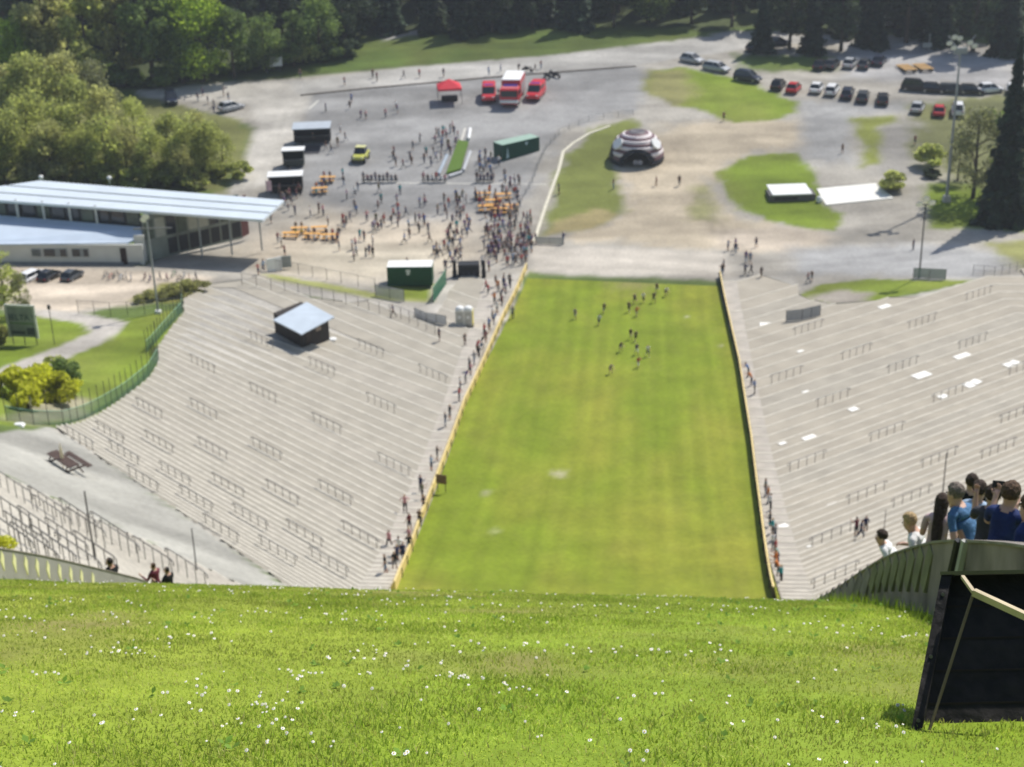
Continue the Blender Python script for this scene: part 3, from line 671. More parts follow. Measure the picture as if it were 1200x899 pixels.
# tall barriers of the pale terrace below the gravel platform
k = 0
for row, (x0, y0, x1, y1, n) in enumerate([(2, 580, 150, 646, 4), (45, 610, 240, 690, 5), (0, 612, 130, 668, 4), (0, 642, 60, 668, 2), (20, 640, 110, 676, 3)]):
    for j in range(n):
        f = (j + .5) / n; px, py = x0 + (x1 - x0) * f, y0 + (y1 - y0) * f
        p = hit(px, py, 0, 50); s, t = st(p.x, p.y); sg = float(sigma(s, t)); i = next(q for q in range(1, len(SIG)) if SIG[q] <= sg)
        d1 = xy(CL, -1.); d0 = xy(0., 0.)
        c = clone(BAR, (p.x, p.y, LEV[i] + 0.0), math.atan2(d1[1] - d0[1], d1[0] - d0[0]), f'tall crush barrier below the gravel platform, {ordinal(row)} line, {ordinal(j)} along', 'tall barriers on the pale terrace')
        c.scale = (1, 1, 1.3)
# white mats lying on the far terrace
MATM = mat('white_mat', (.86, .84, .78), .7, .05, 2)
mats_ = [(1080, 440, 27, 'large'), (1130, 418.5, 26, 'large'), (1140, 450, 25, 'split'), (1186, 427, 22, 'split'), (1105, 465, 14, 'small'), (950, 514, 22, 'large'), (917, 520, 12, 'small'), (945, 460, 11, 'small'), (1000, 480, 14, 'small'), (938, 412, 10, 'small'), (900, 381, 22, 'long'), (1038, 360, 19, 'large'), (977, 592, 17, 'round cornered'), (918, 617, 14, 'small'), (992, 655, 15, 'small'), (948, 641, 7, 'tiny')]
for i, (x, y, w, adj) in enumerate(mats_):
    p = G(x, y); s_ = w * (p - CAMP).length / FPX
    d1 = xy(CR, 1.); d0 = xy(0., 0.); a = ang(d0, d1)
    dd = s_ * .84
    mb = MB(); mb.box((0, 0, .02), (dd, dd * (.7 if i % 3 else .55), .035))
    if adj == 'split': mb = MB(); mb.box((-dd * .3, 0, .02), (dd * .55, dd * .6, .035)).box((dd * .32, .15, .022), (dd * .55, dd * .5, .035), rz=.2)
    o = mb.build('white_mat', MATM, bevel=.01); o.location = (p.x, p.y, p.z + .03); o.rotation_euler = (0, 0, a if x > 905 else -.09)
    refs = ['between two crush barriers in the upper rows', 'next to the crush barriers under the plaza edge', 'on a step halfway up the terrace', 'at the wide end of the terrace', 'above the heads of the spectators', 'beside the dark boards aisle', 'touching the aisle of the dark boards', 'near the grey windbreak panel', 'between the second and third barrier rows', 'just below the grey windbreak panel', 'lying straight at the head of the aisle', 'below the grassy mound', 'on the lower steps above two people', 'low beside the aisle', 'low behind the concrete wall', 'beside the lowest aisle barrier']
    tag(o, f'{adj} white mat {refs[i]}', 'mat', 'white mats on the terrace')
# fences with posts
GREENN = mat('green_netting', (.07, .17, .10), .8, .1, 2, alpha=.55); WIRE = mat('wire_mesh', (.22, .22, .21), .6, .1, 3, alpha=.13); GREYN = mat('grey_netting', (.40, .41, .43), .8, .08, 2, alpha=.75); GREENS = mat('green_sheet', (.03, .16, .08), .8, .1, 2, alpha=.9)
def fence(name, label, pxs, h, net, ph=None, step=2.6, pr=.035, rail=None, post_m=STEELD, net_h=None, t0=2.0):
    P = [G(*p) for p in pxs]; root = thing(name, label, 'fence', P[0])
    mb = MB(); rl = MB(); pts = []
    for a, b in zip(P[:-1], P[1:]):
        n = max(1, round((b - a).length / step)); pts += [a.lerp(b, i / n) for i in range(n)]
    pts.append(P[-1]); o0 = P[0]
    pts = [Vector((p.x, p.y, gz(p.x, p.y))) - o0 for p in pts]
    nh = net_h or h
    for p in pts: MB().tube(p - Vector((0, 0, .3)), p + Vector((0, 0, ph or h)), pr).build('post', post_m, root)
    for a, b in zip(pts[:-1], pts[1:]):
        z = Vector((0, 0, nh)); z0 = Vector((0, 0, .04)); mb.add([a + z0, b + z0, b + z, a + z], [(0, 1, 2, 3)])
        rl.tube(a + z, b + z, .025); 
        if rail == 'double': rl.tube(a + z * .5, b + z * .5, .02)
    if net: mb.build('netting', net, root)
    if rail: rl.build('rail', STEEL if rail != 'green' else mat('green_rail', (.30, .50, .36), .6), root)
    return root
fence('netting_fence', 'green netting fence with tall posts curving round the lawn with yellow bushes', [(8, 493), (40, 498), (75, 498), (100, 491), (125, 478), (150, 462), (175, 441), (186, 423), (184, 405)], 1.5, GREENN, ph=3.0, step=1.8, rail='green')
fence('netting_fence', 'short green netting fence with tall posts at the top corner of the lawn', [(172, 413), (190, 393), (205, 376), (214, 366), (214, 356)], 1.4, GREENN, ph=2.8, step=1.7, rail='green')
fence('parking_fence', 'wire fence with iron posts below the sandy car park', [(92, 368), (130, 371), (170, 369), (212, 365)], 1.9, WIRE, step=2.3, rail='double')
fence('path_fence', 'low wire fence along the upper edge of the hut terrace', [(284, 334), (318, 340), (350, 346), (420, 362), (470, 374), (510, 392)], 1.7, WIRE, step=2.0, rail='plain')
fence('plaza_fence', 'wire fence on the grassy plaza edge beside the footpath', [(308, 316), (350, 322), (400, 332), (440, 340)], 1.7, WIRE, step=2.2, rail='plain')
fence('windbreak_panel', 'grey mesh windbreak in front of the green container', [(440, 347), (474, 354)], 1.75, GREYN, step=2.4, rail='plain')
fence('crowd_barrier', 'pale grey curved barrier on the path below the cabins', [(486, 371), (500, 377), (523, 381)], 1.25, mat('pale_grey_sheet', (.55, .56, .58), .7, .05, 2, alpha=.95), step=1.4, rail='plain')
fence('green_screen', 'dark green mesh screen standing between the container and the black stage', [(508, 355), (523, 333)], 2.2, GREENS, step=1.6, rail='green')
fence('windbreak_panel', 'grey windbreak panel at the end of the grassy mound', [(921, 377), (940, 375), (961, 370)], 1.5, mat('grey_panel', (.33, .34, .36), .7, .06, 2, alpha=.95), step=1.5, rail='plain')
fence('mesh_screen', 'small green grey mesh screen at the foot of the slim floodlight', [(1070, 326), (1108, 328)], 1.5, mat('green_grey_mesh', (.22, .28, .26), .8, .06, 2, alpha=.85), step=2.6, rail='plain')
fence('crowd_fence', 'row of grey crowd control fencing beside the kerb of the lawn', [(597, 262), (612, 235), (624, 215), (632, 192), (640, 175), (655, 158), (690, 142), (742, 136)], 1.1, WIRE, step=2.5, rail='double', post_m=STEEL)
fence('crowd_fence', 'grey crowd control fence across the end of the outrun', [(628, 286), (660, 287)], 1.1, mat('grey_banner', (.36, .38, .36), .8, .1, 1, alpha=.8), step=2.5, rail='plain', post_m=STEEL)
fence('metal_gate', 'grey metal gate and fence where the plaza road meets the terrace', [(1140, 322), (1165, 324), (1200, 316), (1230, 312)], 1.4, WIRE, step=1.6, rail='double', post_m=STEEL)
# pale kerb beside the lawn
mb = MB(); KP = [G(*p) for p in [(626, 283), (640, 240), (655, 199), (660, 178), (672, 168), (690, 157), (715, 148)]]
for a, b in zip(KP[:-1], KP[1:]):
    d = (b - a); d.z = 0; d.normalize(); n = Vector((d.y, -d.x, 0)) * .25; u = Vector((0, 0, .13)); lo = Vector((0, 0, -.05))
    mb.hexa([a - n + lo, b - n + lo, b + n + lo, a + n + lo], [a - n + u, b - n + u, b + n + u, a + n + u])
struct(mb.build('kerb', mat('pale_kerb', (.62, .58, .46), .85, .1, 1)))
mb = MB(); KP = [G(*p) for p in [(352, 112), (430, 104), (520, 96), (600, 89), (680, 83), (745, 78)]]
for a, b in zip(KP[:-1], KP[1:]):
    q = 8
    for i in range(q):
        A = a.lerp(b, i / q); B = a.lerp(b, (i + 1) / q); A.z = gz(A.x, A.y); B.z = gz(B.x, B.y); d = (B - A); d.z = 0; d.normalize(); n = Vector((d.y, -d.x, 0)) * .2; u = Vector((0, 0, .16)); lo = Vector((0, 0, -.1))
        mb.hexa([A - n + lo, B - n + lo, B + n + lo, A + n + lo], [A - n + u, B - n + u, B + n + u, A + n + u])
struct(mb.build('kerb', mat('dark_kerb', (.13, .11, .085), .9, .2, 1)))
# line marks on the tarmac (pale strips)
mb = MB()
for pts in ([(420, 214), (640, 216)], [(545, 150), (540, 168)], [(373, 118), (362, 128)]):
    a, b = G(*pts[0]), G(*pts[1]); d = (b - a).normalized(); n = Vector((d.y, -d.x, 0)) * .22; u = Vector((0, 0, .012))
    q = 12
    for i in range(q):
        A = a.lerp(b, i / q); B = a.lerp(b, (i + 1) / q); A.z = gz(A.x, A.y); B.z = gz(B.x, B.y)
        mb.add([A - n + u, B - n + u, B + n + u, A + n + u], [(0, 1, 2, 3)])
struct(mb.build('road_marking', mat('worn_line_paint', (.55, .53, .47), .8, .2, 3)))
# brown board fixed at the yellow boards
p = hit(516, 578); o = thing('notice_board', 'square brown board standing at the yellow boundary boards', 'board', p, -.35)
MB().box((.12, .1, 1.45), (1.05, .06, .95)).build('panel', WOODBR, o, bevel=.01); MB().tube((-.3, .15, 0), (-.3, .15, 1.5), .04).build('leg', STEELD, o); MB().tube((.5, .15, 0), (.5, .15, 1.5), .04).build('leg', STEELD, o)
# poles
def pole(name, label, px, py, h, r, lean=0):
    p = hit(px, py, 0, 30) if py > 560 else G(px, py); o = MB().tube((0, 0, -.2), (0, 0, h), r, r * .8, n=10).build(name, STEELD); o.location = p
    return tag(o, label, 'pole')
pole('steel_pole', 'tall dark steel pole on the pale terrace below the gravel platform', 112, 661, 5.0, .06)
pole('steel_pole', 'shorter dark steel pole at the pointed end of the gravel platform', 231, 672, 3.6, .05)
pole('steel_pole', 'tall dark steel pole behind the spectators at the concrete wall', 1104, 585, 4.6, .06)
pole('steel_pole', 'short thin pole above the blond spectator', 1036, 622, 2.0, .035)
pole('steel_pole', 'slim green pole beyond the spectators at the frame edge', 1199, 640, 3.5, .05)
# ================================================================== vehicles
PAINT = {n: mat('paint_' + n.replace(' ', '_'), c, .28, .03, 2, spec=.5) for n, c in {'black': (.012, .012, .014), 'dark blue': (.015, .022, .045), 'silver': (.42, .43, .44), 'white': (.75, .75, .75), 'red': (.48, .02, .03), 'dark grey': (.05, .055, .06), 'fire red': (.58, .035, .045), 'yellow green': (.50, .50, .10), 'dark green': (.03, .045, .035)}.items()}
LAMP = mat('lamp_glass', (.75, .75, .75), .15, .03, 3, spec=.6); TAIL = mat('tail_lamp', (.35, .02, .02), .2, .03, 3); CHROME = mat('wheel_alloy', (.4, .4, .41), .35, .05, 4, metal=.7)
def loft(mb, secs, mi=0):
    n = len(secs[0]); o = len(mb.v)
    for s in secs: mb.v += [tuple(p) for p in s]
    fs = [(o + j * n + i, o + j * n + (i + 1) % n, o + (j + 1) * n + (i + 1) % n, o + (j + 1) * n + i) for j in range(len(secs) - 1) for i in range(n)]
    fs += [tuple(o + i for i in range(n - 1, -1, -1)), tuple(o + (len(secs) - 1) * n + i for i in range(n))]
    mb.f += fs; mb.m += [mi] * len(fs)
def sec(y, hw, zb, zt, tw=.86, c=.1):
    return [(-hw * .95, y, zb), (hw * .95, y, zb), (hw, y, zb + c), (hw, y, zt - c * 1.4), (hw * tw, y, zt), (-hw * tw, y, zt), (-hw, y, zt - c * 1.4), (-hw, y, zb + c)]
def wheels(root, L2, W2, r):
    for y in L2:
        for sx in (-1, 1):
            w = MB().tube((sx * (W2 - .2), y, r), (sx * W2, y, r), r, n=18).build('wheel', RUBBER, root)
            MB().tube((sx * W2, y, r), (sx * (W2 + .012), y, r), r * .6, n=14).build('rim', CHROME, w)
def make_car(name, kind):
    root = thing(name, 'x', 'car'); W = .89
    if kind == 'hatch': Lf, Lr, H, zb = 2.0, -2.0, 1.48, .82
    elif kind == 'estate': Lf, Lr, H, zb = 2.25, -2.35, 1.47, .84
    else: Lf, Lr, H, zb = 2.2, -2.2, 1.78, 1.0
    b = MB(); hood = .62 if kind != 'suv' else .55
    loft(b, [sec(Lr, W * .86, .34, zb - .08), sec(Lr + .18, W * .97, .24, zb), sec(Lr + .8, W, .2, zb + .02), sec(0, W, .2, zb + .03), sec(Lf - 1.05, W, .2, zb), sec(Lf - .3, W * .95, .22, zb - .16), sec(Lf, W * .82, .34, zb - .30)])
    rf, rr = Lf - 1.75, Lr + (.5 if kind == 'hatch' else .35)
    # roof, pillars
    b.hexa([(-W * .70, rr + .12, H - .07), (W * .70, rr + .12, H - .07), (W * .70, rf - .05, H - .07), (-W * .70, rf - .05, H - .07)], [(-W * .62, rr + .25, H), (W * .62, rr + .25, H), (W * .62, rf - .25, H), (-W * .62, rf - .25, H)])
    for sx in (-1, 1):
        for (y0, y1) in ((Lf - .98, rf - .05), (rr - .28, rr + .14), (-.25, -.3)):
            b.tube((sx * W * .88, y0, zb - .02), (sx * W * .69, y1, H - .04), .045, n=6)
    b.build('body', PAINT['black'], root, bevel=.03, smooth=False)
    g = MB(); g.hexa([(-W * .88, rr - .26, zb - .02), (W * .88, rr - .26, zb - .02), (W * .88, Lf - 1.0, zb - .02), (-W * .88, Lf - 1.0, zb - .02)], [(-W * .68, rr + .14, H - .06), (W * .68, rr + .14, H - .06), (W * .68, rf - .07, H - .06), (-W * .68, rf - .07, H - .06)])
    g.build('window', GLASS, root)
    for sx in (-1, 1):
        MB().box((sx * W * .62, Lf - .06, zb - .34), (.36, .16, .15)).build('headlight', LAMP, root, bevel=.03)
        MB().box((sx * W * .70, Lr + .06, zb - .18), (.26, .14, .2)).build('tail_light', TAIL, root, bevel=.03)
        MB().box((sx * (W + .08), Lf - 1.25, zb + .06), (.2, .12, .13)).build('mirror', BLACK, root, bevel=.03)
    wheels(root, (Lf - .8, Lr + .75), W - .01, .32)
    return root
PROTO = {}
def car(px, py, heading, kind, paint, label, group=None, sc=1.22, name='parked_car', g=None):
    g = G(px, py) if g is None else g
    if kind not in PROTO:
        o = PROTO[kind] = make_car(name, kind); o.location = g; o.rotation_euler = (0, 0, heading - math.pi / 2); o['label'] = label; o.scale = (sc,) * 3
        if group: o['group'] = group
    else:
        o = clone(PROTO[kind], g, heading - math.pi / 2, label, group, sc)
        if not group and 'group' in o: del o['group']
    for c in COL.objects:
        if c.parent == o and c.name.startswith('body'):
            c.material_slots[0].link = 'OBJECT'; c.material_slots[0].material = PAINT[paint]
    return o
gp = 'cars parked in the row beside the grass island'
D = R(-42)
car(811, 73, D, 'hatch', 'silver', 'silver hatchback at the head of the kerbside row by the grass island', gp)
car(840, 83, D, 'estate', 'silver', 'second silver car in the kerbside row by the grass island', gp)
car(876, 95, R(-38), 'suv', 'dark blue', 'big dark blue van-like car in the kerbside row above the grass island', gp)
car(912, 103, R(66), 'hatch', 'black', 'black hatchback parked against the red car', gp)
car(930, 107, R(66), 'hatch', 'red', 'bright red car between the black hatchback and white car', gp)
car(957, 107, R(68), 'hatch', 'white', 'white hatchback beside the bright red car', gp)
car(975, 109, R(69), 'estate', 'white', 'second white car in the row, beside the black estates', gp)
car(993, 113, R(72), 'estate', 'dark blue', 'dark blue estate parked beside the white pair', gp)
car(1011, 117, R(74), 'estate', 'dark grey', 'dark grey estate in the middle of the dark trio', gp)
car(1034, 120, R(77), 'estate', 'black', 'black estate at the end of the kerbside row', gp)
g2 = 'dark cars parked in the shade of the trees'
for x, y, pnt, h, lb in [(888, 60, 'black', 8, 'black car in the tree shade nearest the road bend'), (912, 53, 'dark blue', 12, 'dark blue car furthest along the shaded road'), (962, 80, 'black', 60, 'black car under the trees above the red car'), (975, 79, 'dark grey', 62, 'dark grey car under the trees beside a black one'), (996, 78, 'silver', 64, 'dusty silver car in deep tree shade'), (1013, 79, 'dark grey', 66, 'grey car in deep shade next to the silver one'), (1030, 75, 'dark blue', 66, 'blue car in deep shade next to the timber platforms')]:
    car(x, y, R(h), 'hatch', pnt, lb, g2)
g3 = 'cars parked behind the lighting mast'
for x, y, k_, pnt, h, lb in [(1073, 106, 'suv', 'black', -20, 'black off-roader below the timber platforms'), (1094, 108, 'hatch', 'black', -18, 'black hatchback between the off-roader and the mast'), (1117, 109, 'estate', 'dark grey', -15, 'dark grey car directly behind the lighting mast'), (1138, 110, 'hatch', 'black', -12, 'black hatchback between the mast and the spruce'), (1160, 108, 'hatch', 'white', 10, 'white hatchback half hidden by the spruce')]:
    car(x, y, R(h), k_, pnt, lb, g3)
car(1075, 130, R(68), 'hatch', 'silver', 'silver car with tail shadow in front of the black off-roader')
car(1100, 134, R(75), 'hatch', 'red', 'small red car parked in front of the black hatchback')
car(1122, 133, R(75), 'suv', 'white', 'tall white car beside the mast and the small red car')
car(1186, 108, R(70), 'hatch', 'white', 'white car behind the spruce trunk')
for x, y, lb in [(1040, 30, 'pale car half hidden in the wood, under the brightest gap'), (1054, 27, 'silver car half hidden in the wood, deeper row'), (1003, 40, 'grey car behind the tree trunks in the wood')]: car(x, y, R(20), 'hatch', 'silver', lb, 'cars glimpsed in the wood')
car(201, 120, R(-75), 'suv', 'dark blue', 'dark blue van parked alone at the road by the big tree', sc=1.2)
car(271, 129, R(40), 'hatch', 'silver', 'small pale car parked among people beside the road bend')
g4 = 'cars beside the white front wall'
car(40, 327, R(62), 'estate', 'white', 'white estate car parked before the low white building', g4, .98)
car(58, 327, R(70), 'hatch', 'black', 'black hatchback squeezed beside the white estate car', g4, .98)
car(85, 327, R(72), 'hatch', 'dark grey', 'dark car with roof bars next to the bicycles', g4, .98)
# red fire vehicles
def van(px, py, heading, label, sc):
    root = thing('red_van', label, 'van', G(px, py), heading - math.pi / 2, 'red fire brigade vans'); root.scale = (sc,) * 3; W = 1.0
    b = MB(); loft(b, [sec(-2.5, W * .96, .3, 1.15), sec(-2.3, W, .28, 1.2), sec(1.4, W, .28, 1.2), sec(2.2, W * .95, .3, 1.05), sec(2.5, W * .85, .4, .85)])
    loft(b, [sec(-2.48, W * .93, 1.1, 2.0), sec(-2.3, W * .95, 1.1, 2.1), sec(.6, W * .95, 1.1, 2.1), sec(.85, W * .9, 1.1, 2.02)]); b.build('body', PAINT['fire red'], root, bevel=.04)
    g = MB(); g.hexa([(-.86, .8, 1.16), (.86, .8, 1.16), (.86, 1.75, 1.14), (-.86, 1.75, 1.14)], [(-.8, .82, 1.98), (.8, .82, 1.98), (.78, 1.0, 1.98), (-.78, 1.0, 1.98)]); g.build('windscreen', GLASS, root)
    for sx in (-1, 1):
        MB().box((sx * .955, -.2, 1.62), (.02, 1.5, .5)).build('side_window', GLASS, root); MB().box((sx * .68, 2.42, .82), (.32, .16, .2)).build('headlight', LAMP, root, bevel=.03)
    MB().box((0, .3, 2.14), (1.3, .28, .12)).build('roof_beacon', mat('blue_beacon', (.03, .08, .5), .2), root, bevel=.03)
    wheels(root, (1.6, -1.5), W - .01, .36); return root
van(573, 116, R(-91), 'red van parked between the red gazebo and the fire engine', 1.3)
van(628, 114, R(-104), 'red van parked between the fire engine and the motorcycles', 1.3)
root = thing('fire_engine', 'big red fire engine with a white roof', 'fire engine', G(601, 117), R(-98) - math.pi / 2); root.scale = (1.38,) * 3; W = 1.27
b = MB(); b.box((0, -1.0, 1.85), (2.54, 5.2, 2.3)); b.box((0, 2.75, 1.45), (2.5, 2.0, 1.75)); b.box((0, .4, .6), (2.3, 7.0, .45)); b.build('body', PAINT['fire red'], root, bevel=.07)
MB().box((0, -1.0, 3.06), (2.5, 5.1, .14)).build('roof', WHITE, root, bevel=.03); MB().box((0, 2.6, 2.36), (2.2, 1.5, .1)).build('cab_roof', mat('pale_red', (.60, .16, .17), .4), root, bevel=.03)
MB().box((0, 3.76, 1.72), (2.2, .04, .8)).build('windscreen', GLASS, root); MB().box((0, 3.78, .72), (2.5, .3, .42)).build('bumper', WHITE, root, bevel=.05)
for sx in (-1, 1):
    MB().box((sx * 1.265, 2.8, 1.75), (.03, 1.4, .7)).build('side_window', GLASS, root); MB().box((sx * .9, 3.95, .75), (.35, .06, .2)).build('headlight', LAMP, root); MB().box((sx * 1.28, -1.2, 1.6), (.03, 3.6, 1.3)).build('shutter', mat('roller_shutter', (.45, .45, .46), .4, .1, 1, metal=.4), root)
    MB().box((sx * 1.45, 3.55, 2.1), (.2, .1, .42)).build('mirror', BLACK, root)
MB().box((0, 2.2, 2.5), (1.9, .3, .16)).build('roof_beacon', MATS['blue_beacon'], root, bevel=.03)
wheels(root, (2.6, -2.2), W - .02, .5)
# red gazebo
root = thing('red_gazebo', 'red pop-up gazebo with open sides', 'gazebo', G(527, 119), .1); root.scale = (1.25,) * 3; hw = 1.75
MB().add([(-hw, -hw, 2.3), (hw, -hw, 2.3), (hw, hw, 2.3), (-hw, hw, 2.3), (0, 0, 3.4), (-hw, -hw, 2.0), (hw, -hw, 2.0), (hw, hw, 2.0), (-hw, hw, 2.0)], [(0, 1, 4), (1, 2, 4), (2, 3, 4), (3, 0, 4), (5, 6, 1, 0), (6, 7, 2, 1), (7, 8, 3, 2), (8, 5, 0, 3)]).build('canopy', mat('red_canvas', (.60, .03, .05), .7, .05, 2), root)
for sx in (-1, 1):
    for sy in (-1, 1): MB().tube((sx * hw * .98, sy * hw * .98, 0), (sx * hw * .98, sy * hw * .98, 2.1), .04).build('leg', STEEL, root)
MB().box((0, .3, .4), (2.4, .8, .78)).build('counter', BLACK, root)
# motorcycles
def make_moto():
    r = thing('motorcycle', 'x', 'motorcycle')
    for y in (-.7, .72): 
        w = MB().tube((-.06, y, .31), (.06, y, .31), .31, n=16).build('wheel', RUBBER, r); MB().tube((-.065, y, .31), (.065, y, .31), .17, n=12).build('rim', CHROME, w)
    MB().box((0, .1, .5), (.36, .7, .42)).box((0, .2, .82), (.32, .5, .22), top=.7).build('body', PAINT['black'], r, bevel=.06)
    MB().box((0, -.45, .78), (.28, .7, .1)).build('saddle', RUBBER, r, bevel=.04); MB().tube((-.36, .5, 1.05), (.36, .5, 1.05), .025).tube((0, .48, 1.05), (0, .72, .35), .04).build('handlebar', CHROME, r); return r
m0 = None
for i, (x, y, a, lb) in enumerate([(641, 92, .5, 'black motorcycle closest to the red van'), (646, 89, .3, 'black motorcycle in the middle of the parked trio'), (652, 91, .7, 'black motorcycle at the outer end of the parked trio'), (618, 84, 1.2, 'black motorcycle tucked behind the fire engine')]):
    if m0 is None: m0 = make_moto(); m0.location = G(x, y); m0.rotation_euler = (0, 0, a); m0['label'] = lb; m0['group'] = 'motorcycles behind the red vans'
    else: clone(m0, G(x, y), a, lb, 'motorcycles behind the red vans')
for o in COL.objects:
    if o.name.startswith('motorcycle'): o.scale = (1.15,) * 3
# small yellow green vehicle with a cab
root = thing('utility_vehicle', 'small yellow green off-road vehicle with a roofed cab', 'utility vehicle', G(423, 188), R(-100) - math.pi / 2); root.scale = (1.35,) * 3
b = MB(); loft(b, [sec(-1.6, .8, .4, 1.0), sec(-.4, .85, .35, 1.05), sec(.6, .85, .35, 1.0), sec(1.5, .7, .45, .85)]); b.build('body', PAINT['yellow green'], root, bevel=.05)
MB().hexa([(-.7, -.9, 1.0), (.7, -.9, 1.0), (.75, .6, 1.0), (-.75, .6, 1.0)], [(-.6, -.7, 1.7), (.6, -.7, 1.7), (.6, .2, 1.7), (-.6, .2, 1.7)]).build('window', GLASS, root)
MB().box((0, -.25, 1.74), (1.25, 1.0, .08)).build('roof', mat('pale_yellow', (.62, .60, .28), .5), root, bevel=.03); wheels(root, (.95, -.95), .88, .42)
for sx in (-1, 1): MB().box((sx * .5, 1.47, .75), (.25, .1, .16)).build('headlight', LAMP, root)
# food trailers and awnings
def trailer(name, label, px, py, rz, L_, Wd, Hh, roofm, bodym, over, sc=1.0, cat='food trailer', open_=True):
    r = thing(name, label, cat, G(px, py), rz); r.scale = (sc,) * 3
    b = MB(); b.box((0, Wd * .42, .45 + Hh / 2), (L_, .1, Hh)); b.box((0, 0, .45), (L_, Wd, .25))
    for sx in (-1, 1): b.box((sx * (L_ / 2 - .05), 0, .5 + Hh / 2), (.1, Wd * .94, Hh))
    b.box((0, -Wd * .45, .85), (L_ * .98, .1, .75)); b.build('body', bodym, r)
    MB().box((0, -over / 2, Hh + .62), (L_ + .3, Wd + .2 + over, .14)).build('roof', roofm, r, bevel=.03)
    MB().box((0, -Wd * .5 - .2, 1.25), (L_ * .9, .4, .06)).build('counter', STEEL, r)
    for sx in (-1, 1):
        MB().tube((sx * L_ * .3, -Wd * .4, .3), (sx * L_ * .3, Wd * .4, .3), .3, n=14).build('wheel', RUBBER, r)
        if over > .6: MB().tube((sx * L_ * .48, -Wd * .5 - over + .1, 0), (sx * L_ * .48, -Wd * .5 - over + .1, Hh + .6), .04).build('leg', STEELD, r)
    return r
trailer('food_trailer', 'white roofed food trailer with dark serving side near the pavilion roof', 336, 224, .06, 4.9, 2.1, 2.1, WHITE, BLACK, .5, 1.1)
trailer('catering_van', 'small dark catering trailer with a square white roof', 345, 194, .05, 3.2, 2.0, 2.0, WHITE, PAINT['dark green'], .0, 1.1)
trailer('food_stand', 'food stand with a long grey awning on posts', 367, 166, .05, 5.6, 2.2, 2.2, mat('grey_awning', (.42, .46, .50), .5, .08, 1), BLACK, 1.8, 1.12, 'food stand')
MBk = MB().box((0, 0, .02), (5.5, 4, .05)); o = MBk.build('dark_mat', mat('dark_ground_mat', (.05, .05, .055), .9, .1, 1)); p = G(356, 176); p.z += .03; o.location = p; o.rotation_euler = (math.atan(.085), 0, .05); tag(o, 'dark floor mat in front of the grey awning stand', 'mat')
# pink white flag board near the pavilion roof end
o = thing('advertising_flag', 'white and red advertising flag beside the pavilion roof', 'flag', G(313, 232)); MB().tube((0, 0, 0), (0, 0, 3), .03).build('pole', STEEL, o); MB().box((.45, 0, 2.0), (.85, .03, 1.7)).build('cloth', mat('flag_cloth', (.72, .5, .52), .8, .25, .8), o)
o = thing('white_board', 'white advertising panel on the plaza edge near the pavilion shadow', 'board', G(322, 318), .5); MB().box((0, 0, 1.0), (2.2, .15, 2.0)).build('panel', WHITE, o, bevel=.02); MB().box((1.9, .5, .9), (1.6, .15, 1.7), rz=-.3).build('side_panel', mat('grey_green_panel', (.27, .29, .27), .7), o, bevel=.02)
# shipping containers
def container(label, A, B, Hh, D_, m, sign, flat=False):
    a, b = Vector(A), Vector(B); L_ = (b - a).length; an = math.atan2(b.y - a.y, b.x - a.x)
    r = thing('container', label, 'container', a, an); mb = MB(); mb.box((L_ / 2, D_ / 2, Hh / 2), (L_, D_, Hh - .02))
    n = int(L_ / .28)
    for i in range(n): mb.box((.15 + i * (L_ - .3) / max(1, n - 1), -.02, Hh / 2), (.12, .05, Hh - .35))
    mb.build('body', m, r)
    MB().box((L_ / 2, D_ / 2, Hh + .02), (L_ + .02, D_ + .02, .06)).build('roof', mat('container_roof_' + m.name, (.80, .80, .76) if not flat else (.30, .42, .34), .6, .06, 1), r)
    fr = MB()
    for x in (.06, L_ - .06): fr.box((x, -.03, Hh / 2), (.14, .08, Hh))
    fr.box((L_ / 2, -.03, Hh - .06), (L_, .08, .14)).box((L_ / 2, -.03, .08), (L_, .08, .16)); fr.build('frame', m, r)
    sign(r, L_, Hh); return r
GREENC = mat('container_green', (.012, .085, .035), .55, .1, 1); GREEND = mat('container_dark_green', (.010, .075, .045), .55, .1, 1)
def sg1(r, L_, H_):
    mb = MB(); mb.box((L_ * .47, -.065, H_ - .55), (.62, .03, .4)).box((L_ * .47, -.067, H_ - .95), (.42, .03, .32)); mb.build('emblem', WHITE, r)
def sg2(r, L_, H_):
    MB().prism([(0, 0), (.55, .1), (.25, 1.9)], -.02, .02, M=Matrix.Translation((.75, -.085, .35)) @ Matrix.Rotation(R(90), 4, 'X')).build('emblem', mat('pale_emblem', (.45, .6, .62), .5), r)
    MB().prism([(0, .6), (.7, .6), (.35, 0)], -.02, .02, M=Matrix.Translation((L_ * .6, -.085, H_ - .95)) @ Matrix.Rotation(R(90), 4, 'X')).build('emblem', MATS['pale_emblem'], r)
A, B = G(454.5, 335), G(507, 338); B.z = A.z; container('bright green container with a whitish roof at the plaza edge', A, B, 2.7, 2.6, GREENC, sg1)
A, B = G(589, 189), G(632, 176.5); container('dark green container with a pale triangle emblem beyond the crowd', A, B, 2.75, 2.6, GREEND, sg2, True)
